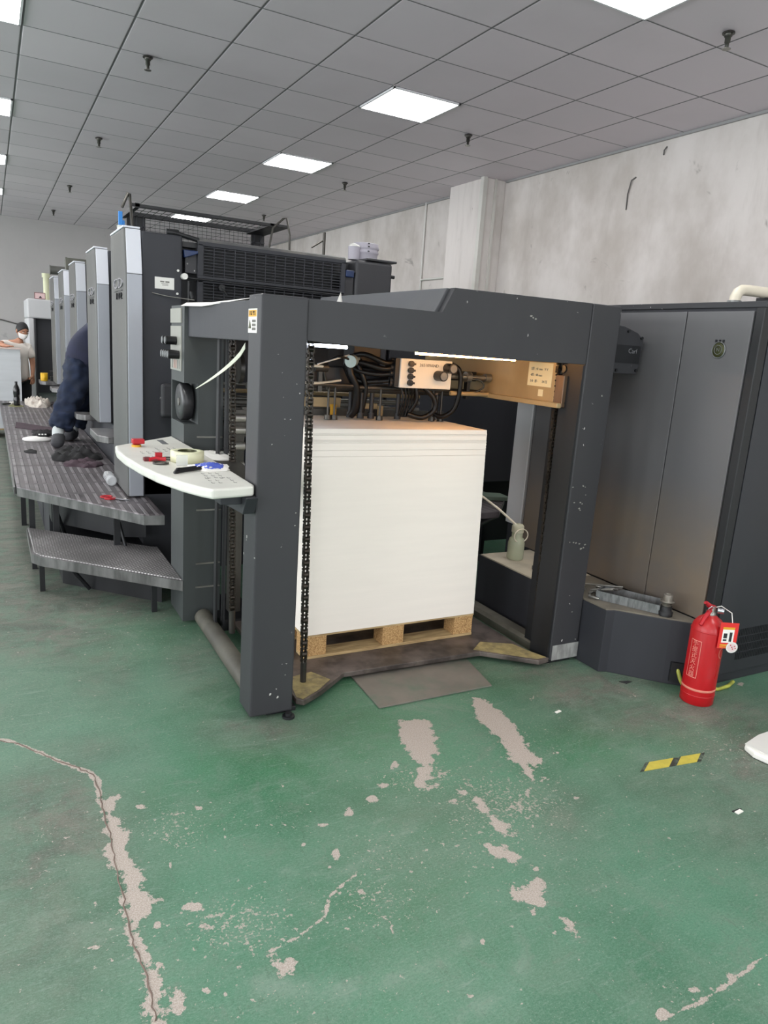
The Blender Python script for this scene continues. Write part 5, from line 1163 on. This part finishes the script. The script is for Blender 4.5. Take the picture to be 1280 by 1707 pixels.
tag(blob_sheet(0.30,0.52,7.35,7.75,0.50,0.05,14,12,seed=6).build('black_gloves', M['cloth']), 'black work gloves heap on the walkway behind the white shoe', 'gloves')
sh = thing('white_shoe', (0.34,7.05,0.50), 'white slip-on shoe lying on the walkway next to the worker', 'shoe')
MB().lathe([(0.9,0.0),(1.0,0.25),(0.95,0.7),(0.6,1.0)], (0.33,7.08,0.502), 20, Matrix(((0.12,0,0),(0,0.075,0),(0,0,0.035)))).build('sole', M['mask'], sh)
MB().ball((0.385,7.12,0.548),(0.06,0.06,0.03)).build('shoe_upper', M['cloth'], sh)
for q in range(3): B_(0.34+q*0.025,0.355+q*0.025,7.06,7.068,0.555,0.565).build('lace', M['mask'], sh)
tag(blob_sheet(0.36,0.66,10.0,10.7,0.50,0.14,20,16,seed=12).build('rag_pile', M['clothw']), 'pale and brown rag pile at the far end of the walkway', 'rags')
hm = thing('hammer', (0.14,10.3,0.50), 'black and white handled tool lying left of the dark bottle', 'tool')
MB().cyl((0.10,10.25,0.515),(0.19,10.35,0.515),0.012,10).build('handle', M['knob'], hm); MB().cyl((0.19,10.35,0.518),(0.25,10.42,0.518),0.02,10).build('head', M['mask'], hm)
tag(blob_sheet(0.16,0.34,10.05,10.35,0.50,0.006,12,8,seed=15).build('cloth_scrap', paint('green scrap',(120,120,80),0.8)), 'thin greenish scrap under the dark bottle', 'litter')
mg_ = thing('mug', (0.60,10.56,0.80), 'yellow mug on the farthest plate ledge', 'mug')
MB().lathe([(0.042,0),(0.045,0.01),(0.045,0.10),(0.040,0.10),(0.040,0.015)], (0.605,10.58,0.801), 22, caps=True).build('mug_body', M['cupy'], mg_)
MB().tube([(0.605,10.535,0.88),(0.605,10.505,0.87),(0.605,10.505,0.84),(0.605,10.535,0.825)],0.005,6).build('handle', M['cupy'], mg_)
tag(MB().tube([(0.70,10.6,0.86),(0.68,10.6,0.93),(0.74,10.58,0.92),(0.76,10.6,0.84)],0.008,6).box(0.68,0.79,10.57,10.66,0.801,0.86).build('oil_can', M['knob'], bevel=0.004), 'small black can with a spout right of the yellow mug', 'can')

# ------------------------------------------------------------------ far cabinet, far stack
fc = thing('delivery_cabinet', (1.0,12.6,0), 'light grey tall cabinet with a dark recessed panel at the far end of the press', 'cabinet')
MB().box(0.498,1.7,12.0,13.2,1.60,1.875).box(0.498,0.583,12.0,13.2,0.0,1.60).box(0.60,1.7,12.25,13.2,0.0,1.60).build('cabinet_body', M['lcab'], fc, bevel=0.02)
B_(0.583,1.6,12.10,12.12,0.52,1.60).build('dark_panel', M['dark2'], fc)
MB().box(0.583,0.60,12.0,12.25,0.3,1.60).build('panel_edge', M['dark'], fc)
cf = thing('framed_certificate', (0.66,12.05,1.876), 'small red framed certificate standing on the far grey cabinet', 'picture frame')
MB().box(0.60,0.745,12.06,12.075,1.878,1.968).build('frame', plain('dark red frame',(110,40,40),0.5), cf); MB().box(0.608,0.737,12.056,12.060,1.886,1.960).build('certificate', plain('pink paper',(216,186,186),0.7), cf)
MB().prism([(0.655,1.893),(0.70,1.893),(0.678,1.925)],12.053,12.056,'y').build('certificate_mark', M['blackink'], cf)
random.seed(31)
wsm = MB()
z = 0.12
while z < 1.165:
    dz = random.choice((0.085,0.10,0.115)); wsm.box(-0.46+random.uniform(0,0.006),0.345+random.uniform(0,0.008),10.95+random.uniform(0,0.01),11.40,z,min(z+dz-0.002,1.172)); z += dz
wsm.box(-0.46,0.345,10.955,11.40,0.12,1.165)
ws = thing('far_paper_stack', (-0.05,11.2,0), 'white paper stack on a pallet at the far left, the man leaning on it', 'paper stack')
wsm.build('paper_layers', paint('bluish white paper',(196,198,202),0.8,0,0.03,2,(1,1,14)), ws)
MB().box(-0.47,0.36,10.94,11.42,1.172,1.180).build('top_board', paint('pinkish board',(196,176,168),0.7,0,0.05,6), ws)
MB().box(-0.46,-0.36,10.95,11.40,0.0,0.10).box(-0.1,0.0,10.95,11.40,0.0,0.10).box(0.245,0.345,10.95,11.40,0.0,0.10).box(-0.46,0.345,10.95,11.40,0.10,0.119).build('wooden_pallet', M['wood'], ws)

# ------------------------------------------------------------------ people
def skin_mesh(name_, pts, edges, mat, parent, root=0, sub=2):
    """pts: dict name -> ((x,y,z), r) ; edges: pairs of names"""
    names = list(pts); bm = bmesh.new(); lay = bm.verts.layers.skin.verify(); V = {}
    o_ = parent.location
    for nm in names:
        c, r = pts[nm]; v = bm.verts.new((c[0]-o_.x,c[1]-o_.y,c[2]-o_.z)); V[nm] = v
        rr = r if isinstance(r, tuple) else (r, r); v[lay].radius = rr; v[lay].use_root = (nm == names[root])
    for a, b_ in edges: bm.edges.new((V[a],V[b_]))
    me = bpy.data.meshes.new(name_); bm.to_mesh(me); bm.free(); me.materials.append(mat)
    ob = bpy.data.objects.new(name_, me); COL.objects.link(ob); ob.parent = parent
    ob.modifiers.new('skin','SKIN').use_smooth_shade = True
    s = ob.modifiers.new('sub','SUBSURF'); s.levels = sub; s.render_levels = sub
    return ob
def hand(pts, edges, wrist, wname, d, side, s=1.0, curl=0.5, tag_=''):
    """palm and five fingers. d = direction of the fingers, side = direction towards the thumb"""
    d = Vector(d).normalized(); side = (Vector(side)-d*Vector(side).dot(d)).normalized(); nrm = d.cross(side)
    w_ = Vector(wrist); k = tag_+'p'
    pts[k] = (tuple(w_+d*0.035*s), 0.021*s); edges.append((wname,k))
    L = (0.070,0.078,0.073,0.058)
    for i in range(4):
        kn = w_+d*0.085*s+side*(0.030-0.020*i)*s
        pts[k+f'k{i}'] = (tuple(kn), 0.0105*s); edges.append((k,k+f'k{i}'))
        m1 = kn+d*L[i]*0.5*s+nrm*curl*0.015*s; m2 = kn+d*L[i]*0.85*s+nrm*curl*0.045*s
        pts[k+f'm{i}'] = (tuple(m1), 0.009*s); pts[k+f't{i}'] = (tuple(m2), 0.0075*s)
        edges += [(k+f'k{i}',k+f'm{i}'),(k+f'm{i}',k+f't{i}')]
    t1 = w_+d*0.055*s+side*0.045*s; t2 = t1+d*0.035*s+side*0.015*s+nrm*curl*0.015*s
    pts[k+'a'] = (tuple(t1), 0.011*s); pts[k+'b'] = (tuple(t2), 0.009*s); edges += [(k,k+'a'),(k+'a',k+'b')]
def head(c, fwd, up, parent, mask=False, s=1.0):
    f = Vector(fwd).normalized(); u = (Vector(up)-f*Vector(up).dot(f)).normalized(); r = f.cross(u)
    def W(a,b_,c_): return tuple(Vector(c)+(r*a+f*b_+u*c_)*s)
    m = MB(); n, k = 24, 18; vs = []
    for j in range(k+1):
        t = PI*j/k; z = -math.cos(t)
        for i in range(n):
            a = 2*PI*i/n; x = math.sin(t)*math.cos(a); y = math.sin(t)*math.sin(a)
            X = x*0.073*(1-0.28*max(0,-z)); Y = y*0.092*(1-0.12*max(0,-z)); Zz = z*0.112
            if y > 0.3: 
                Y -= 0.006*math.exp(-((z-0.05)/0.12)**2)*math.exp(-((abs(x)-0.42)/0.22)**2)   # eye sockets
                Y += 0.020*math.exp(-((z+0.14)/0.14)**2)*math.exp(-(x/0.16)**2)               # nose
                Y += 0.006*math.exp(-((z+0.48)/0.08)**2)*math.exp(-(x/0.30)**2)               # lips
                Y += 0.010*math.exp(-((z+0.82)/0.14)**2)*math.exp(-(x/0.35)**2)               # chin
            vs.append(W(X,Y,Zz))
    m.add(vs, [(j*n+i, j*n+(i+1)%n, (j+1)*n+(i+1)%n, (j+1)*n+i) for j in range(k) for i in range(n)], True)
    for sx in (-1,1):
        e_ = MB(); e_.ball((0,0,0),(0.010,0.018,0.030),10,8)
        m.add([W(sx*0.074+p[0],-0.005+p[1],-0.005+p[2]) for p in e_.v], e_.f, True)
    h = m.build('head', M['skin'], parent)
    hr = MB(); vs = []
    for j in range(13):
        t = PI*0.5*j/12*1.15
        for i in range(24):
            a = 2*PI*i/24; y = math.sin(a)
            lim = 1.0 if y < 0.2 else 1.0-0.42*(y-0.2)/0.8
            tt = t*lim
            vs.append(W(0.079*math.sin(tt)*math.cos(a), -0.004+0.097*math.sin(tt)*y, 0.006+0.116*math.cos(tt)))
    hr.add(vs, [(j*24+i,(j+1)*24+i,(j+1)*24+(i+1)%24,j*24+(i+1)%24) for j in range(12) for i in range(24)], True)
    ho = hr.build('hair', M['hair'], parent); sd = ho.modifiers.new('thick','SOLIDIFY'); sd.thickness = 0.006
    for sx in (-1,1):
        q = W(sx*0.030,0.084,0.008)
        MB().ball(q,(0.009,0.006,0.006),10,6).build('eye', M['mask'], h)
        q2 = W(sx*0.030,0.090,0.008); MB().ball(q2,(0.004,0.003,0.004),8,6).build('iris', M['hair'], h)
        b1, b2 = W(sx*0.016,0.092,0.027), W(sx*0.046,0.083,0.028); MB().cyl(b1,b2,0.003,6).build('eyebrow', M['hair'], h)
    l1, l2 = W(-0.022,0.090,-0.055), W(0.022,0.090,-0.055); MB().cyl(l1,l2,0.004,6).build('lips', plain('lips',(150,90,84),0.6) if 'lips' not in bpy.data.materials else bpy.data.materials['lips'], h)
    if mask:
        mm = MB(); vs = []
        for j in range(9):
            z = -0.10+0.088*j/8
            for i in range(13):
                a = math.radians(20+140*i/12); bulge = 0.016*math.sin(math.radians(180*i/12))*math.sin(PI*j/8)
                w0 = 1-0.28*max(0,-z/0.112)**1.0
                rz = math.sqrt(max(0.05,1-(z/0.125)**2))
                vs.append(W((0.077)*w0*rz*math.cos(a), (0.094+bulge+(0.014*math.sin(math.radians(180*i/12))**6))*rz*math.sin(a)*1.03, z))
        mm.add(vs, [(j*13+i,j*13+i+1,(j+1)*13+i+1,(j+1)*13+i) for j in range(8) for i in range(12)], True)
        mk = mm.build('face_mask', M['mask'], parent); sd = mk.modifiers.new('thick','SOLIDIFY'); sd.thickness = 0.004
        for sx in (-1,1): MB().tube([W(sx*0.06,0.05,-0.02),W(sx*0.074,0.02,-0.002),W(sx*0.076,-0.01,0.01)],0.002,6).build('mask_strap', M['mask'], mk)
    return h

# bent worker between the second and third towers
wk2 = thing('person', (0.56,6.95,0.50), 'person in dark navy work clothes bent over into the press, only back and legs showing', 'person')
P = {'pel':((0.72,7.0,1.18),(0.08,0.09)),
 'sp1':((0.78,7.0,1.33),(0.085,0.09)),'ch':((0.87,7.0,1.52),(0.11,0.14)),'nk':((0.98,7.0,1.62),0.06),'nk2':((1.03,7.0,1.64),0.052),
 'ls':((0.90,6.84,1.55),0.065),'le':((1.06,6.80,1.35),0.045),'lw':((1.22,6.84,1.22),0.03),
 'rs':((0.90,7.16,1.55),0.065),'re':((1.06,7.2,1.35),0.045),'rw':((1.22,7.16,1.22),0.03),
 'lh':((0.69,6.93,1.10),0.07),'lk':((0.585,6.88,0.90),0.072),'la':((0.485,6.80,0.595),0.042),'lf':((0.47,6.68,0.545),0.035),'lt':((0.46,6.60,0.53),0.028),
 'rh':((0.72,7.09,1.10),0.07),'rk':((0.70,7.12,0.88),0.072),'ra':((0.64,7.20,0.60),0.042),'rf':((0.60,7.12,0.545),0.035),'rt':((0.57,7.05,0.53),0.028)}
E_ = [('pel','sp1'),('sp1','ch'),('ch','nk'),('nk','nk2'),('ch','ls'),('ls','le'),('le','lw'),('ch','rs'),('rs','re'),('re','rw'),('pel','lh'),('lh','lk'),('lk','la'),('la','lf'),('lf','lt'),('pel','rh'),('rh','rk'),('rk','ra'),('ra','rf'),('rf','rt')]
hand(P,E_,(1.22,6.84,1.22),'lw',(0.8,0.05,-0.5),(0,0.5,0.5),tag_='L'); hand(P,E_,(1.22,7.16,1.22),'rw',(0.8,-0.05,-0.5),(0,-0.5,0.5),tag_='R')
skin_mesh('body', P, E_, M['skin'], wk2)
head((1.12,7.0,1.66),(0.8,0,-0.6),(0.5,0,0.8),wk2)
T_ = {'a0':((0.735,7.0,1.27),(0.135,0.155)),'a':((0.71,7.0,1.20),(0.145,0.17)),'l1':((0.675,6.915,1.07),0.125),'l2':((0.60,6.875,0.92),0.115),'l3':((0.545,6.845,0.78),0.105),'l4':((0.51,6.82,0.66),0.102),
      'r1':((0.725,7.11,1.07),0.125),'r2':((0.71,7.13,0.90),0.112),'r3':((0.68,7.17,0.77),0.104),'r4':((0.655,7.20,0.64),0.10)}
T_['l5'] = ((0.50,6.815,0.635),0.10); T_['r5'] = ((0.65,7.2,0.615),0.098)
skin_mesh('trousers', T_, [('a0','a'),('a','l1'),('l1','l2'),('l2','l3'),('l3','l4'),('l4','l5'),('a','r1'),('r1','r2'),('r2','r3'),('r3','r4'),('r4','r5')], M['navy'], wk2, sub=3)
tt = wk2.children[-1]; tx = bpy.data.textures.new('folds','CLOUDS'); tx.noise_scale = 0.06
dm = tt.modifiers.new('folds','DISPLACE'); dm.texture = tx; dm.strength = 0.055; dm.mid_level = 0.55; dm.texture_coords = 'LOCAL'
S_ = {'z':((0.715,7.0,1.15),(0.15,0.18)),'a':((0.735,7.0,1.25),(0.145,0.175)),'b':((0.765,7.0,1.37),(0.15,0.175)),'c':((0.87,7.0,1.53),(0.15,0.185)),'d':((0.96,7.0,1.61),0.075),
      'l1':((0.905,6.83,1.55),0.085),'l2':((1.04,6.80,1.38),0.062),'l3':((1.15,6.82,1.28),0.05),'r1':((0.905,7.17,1.55),0.085),'r2':((1.04,7.2,1.38),0.062),'r3':((1.15,7.18,1.28),0.05)}
skin_mesh('shirt', S_, [('z','a'),('a','b'),('b','c'),('c','d'),('c','l1'),('l1','l2'),('l2','l3'),('c','r1'),('r1','r2'),('r2','r3')], M['shirt'], wk2, sub=3)
dm = wk2.children[-1].modifiers.new('folds','DISPLACE'); dm.texture = tx; dm.strength = 0.018; dm.texture_coords = 'LOCAL'
for ax, ay, fx_, fy_ in ((0.487,6.80,0.455,6.60),(0.64,7.20,0.57,7.02)):
    skin_mesh('sock', {'a':((ax,ay,0.68),0.055),'b':((ax-0.006,ay-0.01,0.60),0.053),'c':((ax-0.008,ay-0.03,0.56),0.05)}, [('a','b'),('b','c')], M['sock'], wk2)
    so = skin_mesh('shoe', {'h':((ax-0.002,ay+0.03,0.552),(0.058,0.052)),'m':(((ax+fx_)/2,(ay+fy_)/2,0.552),(0.062,0.052)),'t':((fx_,fy_-0.02,0.545),(0.056,0.044)),'u':((ax,ay-0.02,0.585),0.060)}, [('h','m'),('m','t'),('m','u')], M['shoe'], wk2)
    so['label'] = 'dark grey shoe'

# man in white behind the far paper stack
mn = thing('person', (0.33,11.66,0), 'person in a cream tee shirt and white face mask behind the far paper stack', 'person')
P = {'pel':((0.34,11.70,0.80),(0.12,0.10)),'sp':((0.33,11.70,0.95),(0.12,0.10)),'ch':((0.32,11.68,1.12),(0.14,0.11)),'nk':((0.36,11.65,1.26),0.052),'nk2':((0.385,11.62,1.31),0.048),
 'ls':((0.485,11.66,1.19),0.055),'le':((0.525,11.66,0.98),0.040),'lw':((0.515,11.60,0.82),0.026),
 'rs':((0.18,11.68,1.22),0.055),'re':((0.10,11.56,1.22),0.040),'rw':((0.17,11.36,1.205),0.026),
 'lh':((0.42,11.70,0.72),0.09),'lk':((0.42,11.69,0.42),0.06),'la':((0.42,11.71,0.09),0.038),'lf':((0.42,11.63,0.045),0.038),'lt':((0.42,11.55,0.035),0.03),
 'rh':((0.26,11.70,0.72),0.09),'rk':((0.25,11.69,0.42),0.06),'ra':((0.25,11.71,0.09),0.038),'rf':((0.25,11.63,0.045),0.038),'rt':((0.25,11.55,0.035),0.03)}
E_ = [('pel','sp'),('sp','ch'),('ch','nk'),('nk','nk2'),('ch','ls'),('ls','le'),('le','lw'),('ch','rs'),('rs','re'),('re','rw'),('pel','lh'),('lh','lk'),('lk','la'),('la','lf'),('lf','lt'),('pel','rh'),('rh','rk'),('rk','ra'),('ra','rf'),('rf','rt')]
hand(P,E_,(0.515,11.60,0.82),'lw',(0.0,-0.15,-1),(-0.6,-0.6,0),tag_='L'); hand(P,E_,(0.17,11.36,1.205),'rw',(0.6,-0.8,-0.05),(0.8,0.6,0),curl=0.1,tag_='R')
skin_mesh('body', P, E_, M['skin'], mn)
head((0.405,11.60,1.415),(0.42,-0.85,-0.38),(0.1,-0.25,1),mn,mask=True)
S_ = {'z':((0.345,11.70,0.68),(0.16,0.13)),'a':((0.345,11.70,0.80),(0.155,0.125)),'b':((0.335,11.70,0.97),(0.15,0.12)),'c':((0.325,11.68,1.13),(0.165,0.13)),'d':((0.35,11.66,1.235),0.07),
      'l1':((0.475,11.66,1.18),0.075),'l2':((0.518,11.66,1.03),0.066),'r1':((0.185,11.68,1.21),0.075),'r2':((0.115,11.60,1.215),0.066)}
skin_mesh('tee_shirt', S_, [('z','a'),('a','b'),('b','c'),('c','d'),('c','l1'),('l1','l2'),('c','r1'),('r1','r2')], M['tee'], mn)
skin_mesh('trousers', {'a':((0.34,11.70,0.80),(0.125,0.105)),'l1':((0.42,11.70,0.68),0.098),'l2':((0.42,11.69,0.42),0.078),'l3':((0.42,11.70,0.13),0.062),'r1':((0.26,11.70,0.68),0.098),'r2':((0.25,11.69,0.42),0.078),'r3':((0.25,11.70,0.13),0.062)}, [('a','l1'),('l1','l2'),('l2','l3'),('a','r1'),('r1','r2'),('r2','r3')], plain('black trousers',(26,25,28),0.9), mn)
for x in (0.25,0.42):
    skin_mesh('shoe', {'h':((x,11.71,0.045),0.045),'m':((x,11.63,0.045),0.047),'t':((x,11.55,0.038),0.036)}, [('h','m'),('m','t')], M['shoe'], mn)
